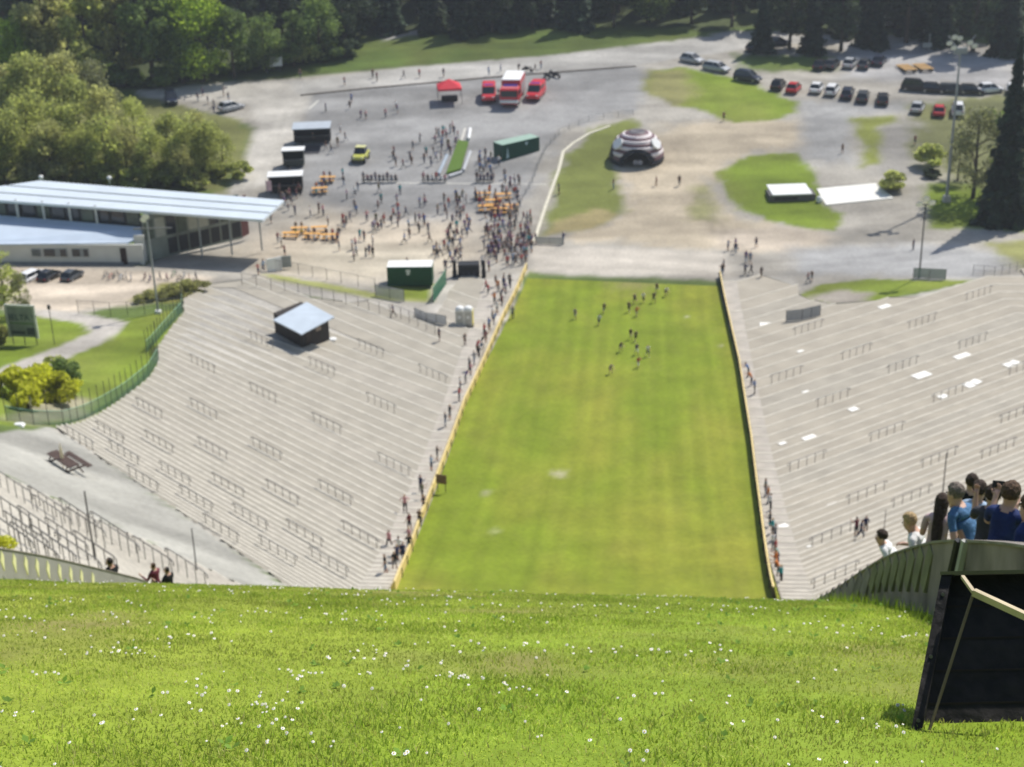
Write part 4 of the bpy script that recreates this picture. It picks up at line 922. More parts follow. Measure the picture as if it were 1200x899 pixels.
# black stage with two speaker towers
a, b = G(537, 326), G(562, 326); L_ = (b - a).length; r = thing('stage', 'low black stage box with a dark open front', 'stage', a)
MB().box((L_ / 2, .9, .95), (L_, 1.8, 1.9)).build('body', BLACK, r, bevel=.02); MB().box((L_ / 2, -.02, .6), (L_ * .9, .04, .9)).build('front_panel', mat('black_cloth', (.03, .03, .032), .9), r)
for i in range(3): MB().box((L_ * (.25 + .25 * i), -.06, .55), (.35, .05, .5)).build('box_panel', mat('charcoal', (.06, .06, .065), .8), r)
for px, lb in ((533, 'slim black loudspeaker tower at the screen end of the stage'), (567, 'slim black loudspeaker tower at the crowd end of the stage')):
    t = thing('speaker_tower', lb, 'loudspeaker', G(px, 325)); MB().box((0, 0, 1.75), (.5, .5, 1.5)).build('cabinet', BLACK, t, bevel=.03); MB().box((0, 0, .5), (.6, .6, 1.0)).build('base', BLACK, t, bevel=.03)
# toilet cabins
for i, (px, lb) in enumerate(((539.5, 'white roofed toilet cabin with a grey front on the terrace'), (549.5, 'toilet cabin with a bright yellow side next to the grey fronted one'))):
    t = thing('toilet_cabin', lb, 'toilet cabin', G(px, 381), -.08, 'toilet cabins')
    MB().box((0, 0, 1.1), (1.1, 1.15, 2.15)).build('body', mat('cabin_grey', (.68, .67, .62), .6, .06, 2), t, bevel=.04)
    MB().lathe([(.0, .42), (.3, .4), (.52, .25), (.60, 0), (.58, -.04)], 16, c=(0, 0, 2.2)).build('roof', WHITE, t, smooth=True)
    if i: MB().box((.56, 0, 1.1), (.03, 1.1, 2.0)).build('side_panel', mat('cabin_yellow', (.75, .62, .03), .5), t)
    MB().box((0, -.59, 1.05), (.8, .03, 1.85)).build('door', mat('cabin_door', (.50, .49, .44), .6), t); MB().box((0, -.61, 1.3), (.38, .02, .38)).build('emblem', WHITE, t)
    MB().box((0, -.2, .06), (1.3, 1.4, .12)).build('base', BLACK, t)
# ================================================================== terrace hut
r = None
c4 = [G(322.5, 389.5), G(353.5, 404.5), G(386.5, 398.5)]; z0 = min(p.z for p in c4) - .2
c4.append(c4[0] + c4[2] - c4[1]); 
r = thing('terrace_hut', 'dark timber hut with a light metal roof on the terrace', 'hut', c4[1])
ctr = c4[1]; zt = c4[1].z + 2.25
bb = [Vector((p.x, p.y, z0)) - ctr for p in c4]; tt = [Vector((p.x, p.y, zt + (0, 0, .25, .25)[i])) - ctr for i, p in enumerate(c4)]
MB().hexa(bb, tt).build('wall', mat('dark_timber', (.045, .037, .032), .8, .2, 1.5), r)
rp = [atz(320, 376, zt + .18), atz(353.5, 393, zt + .18), atz(392, 372.5, zt + .42), atz(359.5, 355, zt + .42)]
rb = [p - ctr for p in rp]; MB().hexa(rb, [p + Vector((0, 0, .14)) for p in rb]).build('roof', mat('zinc_roof', (.50, .56, .62), .45, .08, .6), r)
u = (tt[1] - tt[2]); e1 = (bb[2] - bb[1]).normalized(); nrm = Vector((e1.y, -e1.x, 0))
def wallbox(name, f, z, w, h_, m, e0=bb[1], ed=bb[2] - bb[1]):
    c = e0 + ed * f + Vector((nrm.x * .04, nrm.y * .04, 0)); c.z = (c4[1].z - ctr.z) + z
    return MB().box(c, (w, .06, h_), rz=math.atan2(ed.y, ed.x)).build(name, m, r)
wallbox('window', .62, 1.5, .75, .8, mat('faded_notice', (.30, .24, .19), .7, .2, 2)); wallbox('door', .25, 1.0, .8, 1.9, mat('dark_door', (.06, .045, .035), .7))
p = G(390, 397.5); o = MB().lathe([(.0, .12), (.45, .1), (.5, 0)], 12).build('white_slab', WHITE); o.location = p; tag(o, 'round white slab lying beside the hut corner', 'slab')
# ================================================================== pavilion
WALLW = mat('white_render', (.62, .62, .58), .8, .06, .6); ROOFM = mat('pale_metal_roof', (.66, .72, .76), .35, .05, .25, metal=.1); FRAME = mat('grey_frame', (.30, .32, .32), .5, .06, 2); FAC = mat('facade_panel', (.20, .22, .19), .5, .3, .35); DKI = mat('dark_interior', (.03, .03, .03), .6, .2, 1)
orig = G(170, 310); pv = thing('pavilion', 'long white pavilion with two pale metal roofs and a glazed hall', 'pavilion', orig); O = orig
def ub(p): return p - O
# upper roof
zr = O.z + 6.9
NL, FL, FR_, NR = atz(-75, 229, zr), atz(46, 211.5, zr + .5), atz(333, 234.5, zr + .35), atz(308, 257.5, zr)
dn = Vector((0, 0, -.38))
MB().hexa([ub(p + dn) for p in (NL, NR, FR_, FL)], [ub(p) for p in (NL, NR, FR_, FL)]).build('roof', ROOFM, pv)
m = MB()
for i in range(1, 3):
    a, b = NL.lerp(FL, i / 3), NR.lerp(FR_, i / 3); d = (b - a).normalized(); n = Vector((-d.y, d.x, 0)) * .05; u = Vector((0, 0, .09)); l = Vector((0, 0, .005))
    m.hexa([ub(a - n + l), ub(b - n + l), ub(b + n + l), ub(a + n + l)], [ub(a - n + u), ub(b - n + u), ub(b + n + u), ub(a + n + u)])
m.build('roof_seam', FRAME, pv)
# low wing: front wall
wl, wr = atz(-75, 309, O.z), atz(169.5, 310, O.z); hw_ = 2.95
def wall(name, a, b, z0, z1, th, m, par=pv, off=0):
    d = (b - a); d.z = 0; L2 = d.length; d.normalize(); n = Vector((-d.y, d.x, 0))
    q = [a + n * off, b + n * off, b + n * (off + th), a + n * (off + th)]
    return MB().hexa([ub(Vector((p.x, p.y, z0))) for p in q], [ub(Vector((p.x, p.y, z1))) for p in q]).build(name, m, par)
wall('wall', wl, wr, O.z - .3, O.z + hw_, .3, WALLW)
def onwall(px0, px1, z0, z1, name, m, par=pv, off=-.05, th=.05):
    a = atz(px0, 309.6, O.z); b = atz(px1, 309.9, O.z); return wall(name, a, b, O.z + z0, O.z + z1, th, m, par, off)
for px0, px1 in ((53, 81), (86, 106)):
    w_ = onwall(px0, px1, 1.15, 2.35, 'window', FRAME, off=-.06); 
    for f0, f1 in ((.04, .48), (.52, .96)): onwall(px0 + (px1 - px0) * f0, px0 + (px1 - px0) * f1, 1.22, 2.28, 'pane', GLASS, w_, off=-.09, th=.02)
w_ = onwall(39, 50, 1.2, 2.3, 'window', FRAME, off=-.06); onwall(40, 49, 1.27, 2.23, 'pane', mat('grey_glass', (.12, .14, .14), .2), w_, off=-.09, th=.02)
d_ = onwall(139.5, 150, .0, 2.5, 'door', mat('brown_door', (.035, .02, .016), .6), off=-.07); onwall(148, 149, 1.0, 1.2, 'handle', STEEL, d_, off=-.12, th=.04)
onwall(-60, 168, 0, .35, 'plinth', mat('grey_plinth', (.25, .26, .27), .8), off=-.03, th=.02)
# low wing roof
zl = O.z + hw_ + .15
a, b = atz(-75, 287, zl), atz(149, 284.5, zl); b2 = atz(167, 277, zl + .5); c_, d2 = atz(165, 266, zl + 1.2), atz(-75, 246, zl + 1.2)
lr = [a, b, b2, c_, d2]; mb = MB(); vs = [ub(p) for p in lr] + [ub(p + Vector((0, 0, -.2))) for p in lr]
mb.add(vs, [(0, 1, 2, 3, 4), (9, 8, 7, 6, 5)] + [(i, 5 + i, 5 + (i + 1) % 5, (i + 1) % 5) for i in range(5)]); mb.build('lower_roof', mat('blue_grey_roof', (.52, .60, .70), .4, .06, .3), pv)
# clerestory wall under the upper roof, behind the columns
ca, cb = d2.copy(), c_.copy(); nrm2 = Vector((0, .4, 0)); 
cw = wall('clerestory', ca + nrm2, cb + nrm2, O.z + 3.0, zr - .02, .2, DKI)
for i in range(14):
    f = (i + .1) / 14; f2 = (i + .9) / 14; p, q = (ca + nrm2).lerp(cb + nrm2, f), (ca + nrm2).lerp(cb + nrm2, f2)
    wall('pane', p, q, O.z + 4.4, zr - .45, .02, [GLASS, mat('greenish_glass', (.10, .12, .09), .15, .3, .8), GLASS][i % 3], cw, -.04)
# columns standing on the lower roof
for px0, py0, px1, py1 in ((-7, 233, -1, 257), (18, 236, 24.5, 260.5), (49, 238, 55, 263.5), (80, 240, 86, 266.5), (111, 243, 117, 269)):
    t = atz(px0, py0, zr - .1); MB().box(ub(Vector((t.x, t.y + .3, (zr + zl + .7) / 2 - .1))), (.34, .3, zr - zl - .2)).build('column', mat('pale_column', (.60, .60, .57), .7), pv)
# glazed hall to the right
h0 = atz(172, 304, O.z); h1 = atz(284, 277, O.z); h0.z = h1.z = O.z
fw_ = wall('facade', h0, h1, O.z - .3, zr - .4, .25, FAC)
hv = h1 - h0
for i in range(9):
    p, q = h0 + hv * ((i + .08) / 9), h0 + hv * ((i + .92) / 9)
    wall('pane', p, q, O.z + 2.9, zr - 1.2, .02, [mat('greenish_glass', (.10, .12, .09), .15, .3, .8), GLASS, mat('pale_pane', (.42, .42, .36), .4)][(i * 2 + (i > 4)) % 3], fw_, -.03)
    if i > 1: wall('dark_opening', p, q, O.z + .05, O.z + 2.4, .02, DKI, fw_, -.03)
e0 = atz(300, 268, O.z); wall('side_wall', h1, h1.lerp(Vector((e0.x, e0.y, O.z)), .5), O.z - .2, zr - 1.0, .2, mat('red_brown_panel', (.10, .035, .03), .7), pv)
for px, py in ((307, 292), (272, 297), (237, 300)):
    q = atz(px, py, O.z); MB().tube(ub(q - Vector((0, 0, .2))), ub(Vector((q.x, q.y, zr - .35))), .13).build('column', FRAME, pv)
wall('corner_wall', atz(157, 283, zl), atz(169, 283, zl), O.z, O.z + 4.0, .25, WALLW)
for px, py, lb in ((48, 209, 'white lamp globe on the far corner of the pavilion roof'), (128, 210, 'low white lamp on the far edge of the pavilion roof')):
    t = atz(px, py, zr + .55); o = MB().lathe([(.0, .5), (.28, .42), (.38, .15), (.3, -.1), (.08, -.2), (.06, -.7)], 12).build('roof_lamp', WHITE, smooth=True); o.location = t; tag(o, lb, 'lamp')
# ================================================================== masts
def head_lamps(parent, spots, aim=(0, -1, -.5)):
    a = Vector(aim).normalized()
    for s in spots:
        p = Vector(s); l = MB().tube(p - a * .25, p + a * .1, .22, .5, n=14).build('floodlight', STEEL, parent); MB().tube(p + a * .1, p + a * .16, .46, .44, n=14).build('lens', mat('lamp_lens', (.85, .85, .85), .1, .02, 2, spec=.6), l)
bp = G(1109, 236); tp = atd(1121, 62, 10); 
def height_to(bp, px, py):
    h = 1.0
    for h_ in np.arange(1, 40, .05):
        if project(bp + Vector((0, 0, h_)))[1] <= py: return float(h_)
    return 20.
hm = height_to(bp, 1118, 62); mast = thing('lighting_mast', 'tall grey lighting mast with a fan of white floodlights', 'lighting mast', bp)
MB().tube((0, 0, 0), (0, 0, hm), .26, .13, n=12).build('pole', mat('mast_grey', (.33, .34, .35), .5), mast); MB().box((0, 0, .45), (1.2, 1.2, 1.0), top=.75).build('base', CONC, mast)
fr = MB()
for sx in (-1, 1): fr.tube((0, 0, hm - .3), (sx * 2.0, -.2, hm + 2.6), .09).tube((sx * .7, 0, hm + .6), (sx * .1, 0, hm + 1.4), .07)
fr.box((0, -.1, hm + .3), (1.9, .5, .9)); fr.build('lamp_frame', mat('mast_grey', (0, 0, 0)), mast)
head_lamps(mast, [(-1.9, -.4, hm + 1.6), (-1.2, -.4, hm + 2.5), (-1.2, -.4, hm + .9), (1.2, -.4, hm + 1.6), (1.9, -.4, hm + 1.1), (-.4, -.4, hm + 2.3)])
bp = G(1077, 326); hm = height_to(bp, 1084, 240); m2 = thing('floodlight_pole', 'slim floodlight pole with three white lamps by the mesh screen', 'floodlight', bp)
MB().tube((0, 0, 0), (0, 0, hm), .12, .08, n=10).build('pole', STEELD, m2); MB().box((0, 0, hm), (2.4, .15, .12)).build('crossbar', STEELD, m2)
head_lamps(m2, [(-.9, -.2, hm + .2), (0, -.2, hm + .9), (.8, -.2, hm + .35)])
bp = G(185.5, 367); hm = height_to(bp, 175, 268); m3 = thing('floodlight_pole', 'grey floodlight pole with a crossbar in front of the pavilion', 'floodlight', bp)
MB().tube((0, 0, 0), (0, 0, hm + 1.6), .14, .1, n=10).build('pole', mat('mast_grey', (0, 0, 0)), m3); MB().box((.6, 0, hm), (4.8, .14, .14)).build('crossbar', STEEL, m3); head_lamps(m3, [(0, -.2, hm + 1.7), (-.35, .1, hm + 1.2)]); MB().box((0, 0, .15), (.7, .7, .4)).build('base', WHITE, m3)
lp = thing('path_lamp', 'slender garden lamp post on the lawn beside the billboard', 'lamp', G(64, 404)); MB().tube((0, 0, 0), (0, 0, 4.6), .05).build('pole', STEELD, lp); MB().lathe([(.05, 0), (.22, .1), (.2, .5), (.02, .65)], 10, c=(0, 0, 4.5)).build('lamp_head', STEELD, lp)
# ================================================================== billboard
q0, q1 = G(14, 404), G(46, 405); bbd = thing('billboard', 'grey billboard with a pale frame and dark lettering on the lawn', 'billboard', q0); d = q1 - q0; d.z = 0; Lb = d.length; an = math.atan2(d.y, d.x)
bbd.rotation_euler = (0, 0, an)
hb0, hb1 = 1.1, 5.0
MB().box((Lb / 2, 0, (hb0 + hb1) / 2), (Lb, .12, hb1 - hb0)).build('panel', mat('billboard_face', (.22, .26, .22), .6, .25, .8), bbd)
f = MB()
for x in (-.02, Lb + .02): f.box((x, -.02, (hb0 + hb1) / 2), (.26, .2, hb1 - hb0 + .2))
f.box((Lb / 2, -.02, hb1 + .06), (Lb + .3, .2, .24)); f.build('frame', mat('pale_frame', (.55, .58, .50), .6), bbd)
for x in (.25, Lb * .5, Lb - .25): MB().tube((x, .02, -.2), (x, .02, hb0), .06).build('leg', STEELD, bbd)
def text(body_, size, x, y, z, m, par, name='lettering'):
    cu = bpy.data.curves.new(name, 'FONT'); cu.body = body_; cu.size = size; cu.extrude = .008; cu.align_x = 'CENTER'; o = bpy.data.objects.new('t', cu); COL.objects.link(o)
    bpy.context.view_layer.update(); me = bpy.data.meshes.new_from_object(o.evaluated_get(bpy.context.evaluated_depsgraph_get())); bpy.data.objects.remove(o)
    me.materials.clear(); me.materials.append(m); t = link(name, me, par); t.location = (x, y, z); t.rotation_euler = (R(90), 0, 0); return t
DKB = mat('lettering_dark', (.015, .05, .07), .6)
text('DELTA V', 1.05, Lb / 2, -.09, hb1 - 1.75, DKB, bbd)
MB().box((Lb * .5, -.075, hb1 - 2.15), (Lb * .9, .02, .16)).build('print_band', mat('green_print', (.12, .22, .08), .6), bbd)
MB().box((Lb * .33, -.075, hb0 + .55), (Lb * .5, .02, .4)).box((Lb * .8, -.078, hb0 + .75), (Lb * .3, .02, .9)).build('print_band', mat('dark_print', (.05, .07, .06), .6), bbd)
# ================================================================== inflatable dome
g = G(746, 187); dm = thing('inflatable_dome', 'striped inflatable igloo dome with a dark arched opening', 'inflatable tent', g, R(-4)); RD, HD = 4.5, 4.9
NR, NT = 11, 144; vs = []; fs = []; ms = []
def dome_pt(k, an, off=0):
    ring, sub = divmod(k, 4); t = k / (NR * 4.0); el = t * math.pi / 2 * .93; bulge = .16 * abs(math.sin(math.pi * sub / 4))
    r_ = (RD + off + bulge) * math.cos(el) ** .8; z_ = (HD + off + bulge) * math.sin(el) ** .95
    return r_ * math.cos(an), r_ * math.sin(an), z_
for k in range(NR * 4 + 1):
    for i in range(NT): vs.append(dome_pt(k, 2 * math.pi * i / NT))
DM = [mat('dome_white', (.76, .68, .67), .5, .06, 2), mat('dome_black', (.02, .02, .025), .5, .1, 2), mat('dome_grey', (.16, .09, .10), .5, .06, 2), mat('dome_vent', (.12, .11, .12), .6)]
for k in range(NR * 4):
    for i in range(NT):
        an = 2 * math.pi * (i + .5) / NT - math.pi * 1.5; an = (an + math.pi) % (2 * math.pi) - math.pi
        z_ = vs[k * NT + i][2]
        if abs(an) < R(30) and z_ < 2.3 - 1.6 * (an / R(30)) ** 2: continue
        ring = k // 4
        m_ = 3 if ring >= NR - 2 and ring == NR - 1 else (1 if ring < 1 or (an * 4.5 / 3.3) ** 2 + (z_ / 2.9) ** 2 < 1 or ((an + R(95)) * 4.5 / 3.0) ** 2 + (z_ / 3.0) ** 2 < 1 else (2 if ring % 2 else 0))
        fs.append((k * NT + i, k * NT + (i + 1) % NT, (k + 1) * NT + (i + 1) % NT, (k + 1) * NT + i)); ms.append(m_)
mb = MB(); mb.v = vs; mb.f = fs; mb.m = ms; mb.f.append(tuple(NR * 4 * NT + i for i in range(NT))); mb.m.append(3); mb.build('shell', DM, dm, smooth=True)
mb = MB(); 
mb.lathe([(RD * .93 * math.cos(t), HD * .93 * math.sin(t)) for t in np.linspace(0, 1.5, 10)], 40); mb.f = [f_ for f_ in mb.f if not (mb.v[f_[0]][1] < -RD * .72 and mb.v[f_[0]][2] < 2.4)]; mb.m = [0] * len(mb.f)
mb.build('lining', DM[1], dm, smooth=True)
for an in (R(-90 - 56), R(-90 + 56)):
    p = Vector(dome_pt(21, an, .12)); n = Vector((math.cos(an) * .8, math.sin(an) * .8, .6)).normalized(); MB().tube(p - n * .1, p + n * .12, 1.05, 1.0, n=24).build('badge', WHITE, dm)
MB().tube((-RD - .6, -1.2, .05), (-RD * .92, -.6, 2.3), .05).build('guy_rope', BLACK, dm)
for dx in (-.2, .55): MB().tube((dx, -RD * .78, .55), (dx, -RD * .8, .55), .42, n=16).build('floor_badge', mat('grey_disc', (.3, .3, .36), .6), dm)
# ================================================================== white roofed bunker and slab
A, B, C_ = G(902, 237), G(956, 235), G(949, 226); bk = thing('concrete_kiosk', 'low dark kiosk with a wide flat white roof on the grass island', 'kiosk', A); d = B - A; an = math.atan2(d.y, d.x); Lk = Vector((d.x, d.y)).length; bk.rotation_euler = (0, 0, an)
MB().box((Lk / 2, 1.7, .45), (Lk, 3.2, 1.1)).build('wall', mat('dark_plaster', (.12, .115, .11), .8, .2, 1), bk); MB().box((Lk / 2 - .1, 2.6, 1.12), (Lk * .86, 5.4, .2)).build('roof', WHITE, bk, bevel=.02); MB().box((Lk * .35, .06, .5), (Lk * .5, .06, .5)).build('opening', DKI, bk)
q = [G(*p) for p in ((968, 241), (1047, 233), (1026, 215.5), (957, 222))]; mb = MB()
up = Vector((0, 0, .14)); mb.hexa([p - Vector((0, 0, .3)) for p in q], [p + up for p in q]); o = mb.build('concrete_slab', mat('white_concrete', (.78, .76, .70), .8, .05, .6)); tag(o, 'bright white concrete slab crossing the road by the kiosk', 'slab')
o = thing('waste_sack', 'small white sack standing between the kiosk and the white slab', 'sack', G(960, 237)); MB().lathe([(.42, 0), (.5, .3), (.42, .8), (.2, 1.0), (.02, 1.05)], 12).build('sack_body', WHITE, o, smooth=True)
# timber platforms by the wood
for i, (x, y, lb) in enumerate(((1063, 82, 'slatted timber platform nearest the black off-roader'), (1082, 81, 'slatted timber platform nearest the lighting mast'))):
    t = thing('timber_platform', lb, 'timber platform', G(x, y), R(6)); 
    for k in range(5): MB().box((-.35 * k * .2, -2 + k * 1.0, .55), (2.6, .55, .1)).build('plank', WOOD, t)
    m_ = MB(); m_.box((-1, 0, .25), (.15, 4.6, .5)).box((1, 0, .25), (.15, 4.6, .5)); m_.build('frame', WOODB, t)
t = thing('white_figure', 'narrow pale signpost standing in the shade behind the timber platforms', 'sign', G(1086, 60)); MB().box((0, 0, 1.2), (1.8, .1, .9)).build('panel', FRAME, t); MB().tube((.4, .1, 0), (.4, .1, 3.4), .1).build('pole', FRAME, t)
t = thing('roadside_sign', 'white rectangular sign board on two legs by the upper road', 'sign', G(324, 84), .15); MB().box((0, 0, 2.0), (2.5, .08, 1.9)).build('panel', WHITE, t, bevel=.02)
for x in (-.8, .8): MB().tube((x, .06, 0), (x, .06, 1.2), .06).build('leg', STEELD, t)
# turf strip with pale inflatable sides
q = [G(523, 205), G(540, 200), G(549, 168), G(537, 166)]; mb = MB(); mb.hexa([p - Vector((0, 0, .1)) for p in q], [p + Vector((0, 0, .35)) for p in q]); tf = mb.build('turf_strip', mat('artificial_turf', (.09, .16, .02), .9, .1, 2)); tag(tf, 'raised strip of green artificial turf with white and blue inflatable sides', 'turf strip')
for pa, pb, m_ in (((514, 206), (524, 184), mat('pale_blue_vinyl', (.36, .41, .46), .4)), ((526, 209), (541, 204), mat('grey_vinyl', (.45, .46, .47), .5)), ((543, 202), (551, 180), mat('grey_vinyl', (0, 0, 0))), ((549, 165), (551, 153), WHITE)):
    a, b = G(*pa), G(*pb); MB().tube(a + Vector((0, 0, .3)), b + Vector((0, 0, .3)), .3, n=12).build('inflatable_side', m_, tf)
# ================================================================== beer tables, benches, bicycles, picnic table
def make_table():
    t = thing('beer_table', 'x', 'beer table'); MB().box((0, 0, .75), (2.2, .7, .05)).build('tabletop', mat('beer_table_top', (.72, .38, .10), .5, .1, 2), t)
    for x in (-.8, .8): MB().box((x, 0, .36), (.06, .6, .74)).build('leg', STEELD, t)
    return t
def make_bench():
    t = thing('beer_bench', 'x', 'bench'); MB().box((0, 0, .46), (2.2, .28, .05)).build('seat', mat('beer_table_top', (0, 0, 0)), t)
    for x in (-.8, .8): MB().box((x, 0, .22), (.06, .24, .44)).build('leg', STEELD, t)
    return t
TB = BN = None
tabs = [(341, 279, 'sandy end of the plaza'), (351, 273, 'row by the pavilion canopy'), (366, 280, 'middle of the beer table row'), (374, 272, 'back of the beer table row'), (387, 281, 'crowded end of the row'), (384, 213, 'two tables by the food trailers'), (375, 226, 'group by the food trailer queue'), (566, 232, 'crowd, back table'), (578, 240, 'crowd, middle table'), (590, 233, 'crowd, boundary side'), (585, 250, 'crowd, lower table'), (598, 246, 'crowd, kerb side'), (570, 247, 'crowd, plaza side')]
for i, (x, y, wh) in enumerate(tabs):
    g = G(x, y); a = random.uniform(-.1, .15); lb = f'orange topped beer table, {wh}'
    if TB is None: TB = make_table(); TB.location = g; TB.rotation_euler = (0, 0, a); TB['label'] = lb; TB['group'] = 'beer tables'; tb = TB
    else: tb = clone(TB, g, a, lb, 'beer tables')
    tb.scale = (1.15,) * 3
    for sy in (-1, 1):
        gb = g + Vector((-math.sin(a) * .85 * sy, math.cos(a) * .85 * sy, 0)); gb.z = gz(gb.x, gb.y); lb = f'orange beer bench {"beyond" if sy > 0 else "before"} its table, {wh}'
        if BN is None: BN = make_bench(); BN.location = gb; BN.rotation_euler = (0, 0, a); BN['label'] = lb; BN['group'] = 'beer benches'; bn = BN
        else: bn = clone(BN, gb, a, lb, 'beer benches')
        bn.scale = (1.15,) * 3
sit_used = set()
for i, (x, y, wh) in enumerate(tabs[4:7] + tabs[1:3]):
    for k in range(4):
        g = G(x + (k % 2) * 7 - 4, y + (-4 if k < 2 else 4)); g.z += SITH * .15
        person(0, 0, 'sitting', ['black', 'red', 'white', 'navy', 'pink', 'grey', 'blue', 'maroon', 'orange', 'purple', 'teal', 'brown', 'olive', 'beige', 'green', 'yellow', 'pale blue', 'dark denim', 'black', 'white'][i * 4 + k], ['dark denim', 'black', 'grey', 'beige', 'navy'][i], k % 4, math.pi if k < 2 else 0, f'at table, {wh}', 'people seated at beer tables', loc=g)
# long dark benches with seated rows
for j, (xa, xb, y, n) in enumerate(((424, 466, 214, 9), (494, 524, 214, 6), (557, 578, 214, 5))):
    a, b = G(xa, y), G(xb, y); d = b - a; an = math.atan2(d.y, d.x); t = thing('long_bench', ['long dark bench full of people facing the tarmac', 'long dark bench with people below the turf strip', 'dark bench beside the dark green container'][j], 'bench', a, an, 'long benches')
    Lb2 = Vector((d.x, d.y)).length; MB().box((Lb2 / 2, 0, .44), (Lb2, .4, .06)).build('seat', BLACK, t)
    for f_ in (.05, .5, .95): MB().box((Lb2 * f_, 0, .21), (.08, .35, .42)).build('leg', STEELD, t)
    us = set()
    for k in range(n):
        f_ = (k + .5) / n
        for _ in range(99):
            ck = (random.choice(['black', 'navy', 'grey', 'maroon'] if j != 1 else ['pink', 'red', 'black', 'white', 'maroon']), random.choice(BOTS))
            if ck not in us: break
        us.add(ck); g = a.lerp(b, f_); g.z = gz(g.x, g.y)
        person(0, 0, 'sitting' if k % 3 else 'standing', ck[0], ck[1], k % 4, random.uniform(-.3, .3), ['on long tarmac bench', 'on bench below turf strip', 'on bench by dark container'][j], 'people on the long benches', 1.15, loc=g)
def make_bike():
    t = thing('bicycle', 'x', 'bicycle')
    for y in (-.52, .52):
        m_ = MB(); n = 20
        for i in range(n):
            a0, a1 = 2 * math.pi * i / n, 2 * math.pi * (i + 1) / n; m_.tube((0, y + .33 * math.cos(a0), .34 + .33 * math.sin(a0)), (0, y + .33 * math.cos(a1), .34 + .33 * math.sin(a1)), .022, n=5)
        w = m_.build('wheel', RUBBER, t); MB().tube((-.02, y, .34), (.02, y, .34), .3, n=16).build('spokes', mat('spokes', (.3, .3, .3), .5, alpha=.25), w)
    fr = MB(); A_, B_, C2, D_ = (0, -.52, .34), (0, -.1, .32), (0, -.2, .85), (0, .38, .85)
    for p, q in ((A_, B_), (B_, C2), (A_, C2), (C2, D_), (B_, D_), (D_, (0, .52, .34)), (D_, (0, .36, 1.0))): fr.tube(p, q, .025, n=6)
    fr.build('frame', CLOTH['grey'], t); MB().tube((-.28, .34, 1.0), (.28, .34, 1.0), .02).build('handlebar', BLACK, t); MB().box((0, -.22, .93), (.14, .26, .06)).build('saddle', BLACK, t, bevel=.02); return t
BK = None
bk_pts = [(124, 326), (130, 328), (136, 326), (142, 329), (148, 327), (154, 329), (170, 328), (176, 330), (188, 327), (196, 328), (204, 325), (210, 330), (216, 326), (222, 329), (230, 327)]
cols_ = ['grey', 'red', 'black', 'pale blue', 'white', 'blue', 'maroon', 'purple', 'grey', 'pink', 'green', 'black', 'white', 'orange', 'navy']
for i, (x, y) in enumerate(bk_pts):
    lb = f'bicycle with a {cols_[i]} frame, {ordinal(i)} from the dark car in the bicycle row'; g = G(x, y); a = random.uniform(-.5, .5)
    if BK is None: BK = make_bike(); o = BK; o.location = g; o.rotation_euler = (0, 0, a); o['label'] = lb; o['group'] = 'bicycles parked before the pavilion'
    else: o = clone(BK, g, a, lb, 'bicycles parked before the pavilion')
    for c in COL.objects:
        if c.parent == o and c.name.startswith('frame'): c.material_slots[0].link = 'OBJECT'; c.material_slots[0].material = CLOTH[cols_[i]]
g = hit(76, 552, 0, 50); t = thing('picnic_table', 'dark brown picnic table with attached benches on the gravel platform', 'picnic table', g)
t.scale = (1.25,) * 3; ga, gb = hit(50, 532, 0, 50), hit(98, 562, 0, 50); t.rotation_euler = (0, 0, ang(ga, gb)); WP = mat('brown_timber', (.085, .055, .045), .7, .2, 3)
def planks(n, w, L3, y, z): 
    m_ = MB()
    for i in range(n): m_.box((0, y + (i - (n - 1) / 2) * (w + .02), z), (L3, w, .06))
    return m_
planks(4, .17, 3.0, 0, .9).build('tabletop', WP, t)
for sy in (-1, 1): planks(2, .17, 3.0, sy * 1.08, .48).build('bench', WP, t)
for sx in (-1, 1): MB().box((sx * 1.1, 0, .48), (.1, 2.4, .1)).tube((sx * 1.1, -.3, .84), (sx * 1.1, -.75, 0), .05).tube((sx * 1.1, .3, .84), (sx * 1.1, .75, 0), .05).build('leg', WP, t)
o = thing('folded_parasol', 'folded cream parasol standing in the picnic table', 'parasol', g + Vector((-.1, .1, 0))); MB().tube((0, 0, 0), (0, 0, 2.5), .03).build('pole', WOOD, o); MB().lathe([(.05, 1.0), (.15, 1.15), (.12, 1.9), (.03, 2.45)], 10).build('canopy', mat('cream_canvas', (.62, .54, .36), .8), o)
o = MB().box((0, 0, .12), (1.1, .8, .25), top=.6).build('white_rock', WHITE, bevel=.05); o.location = hit(22, 499, 0, 50); tag(o, 'pale boulder at the end of the netting fence', 'boulder')
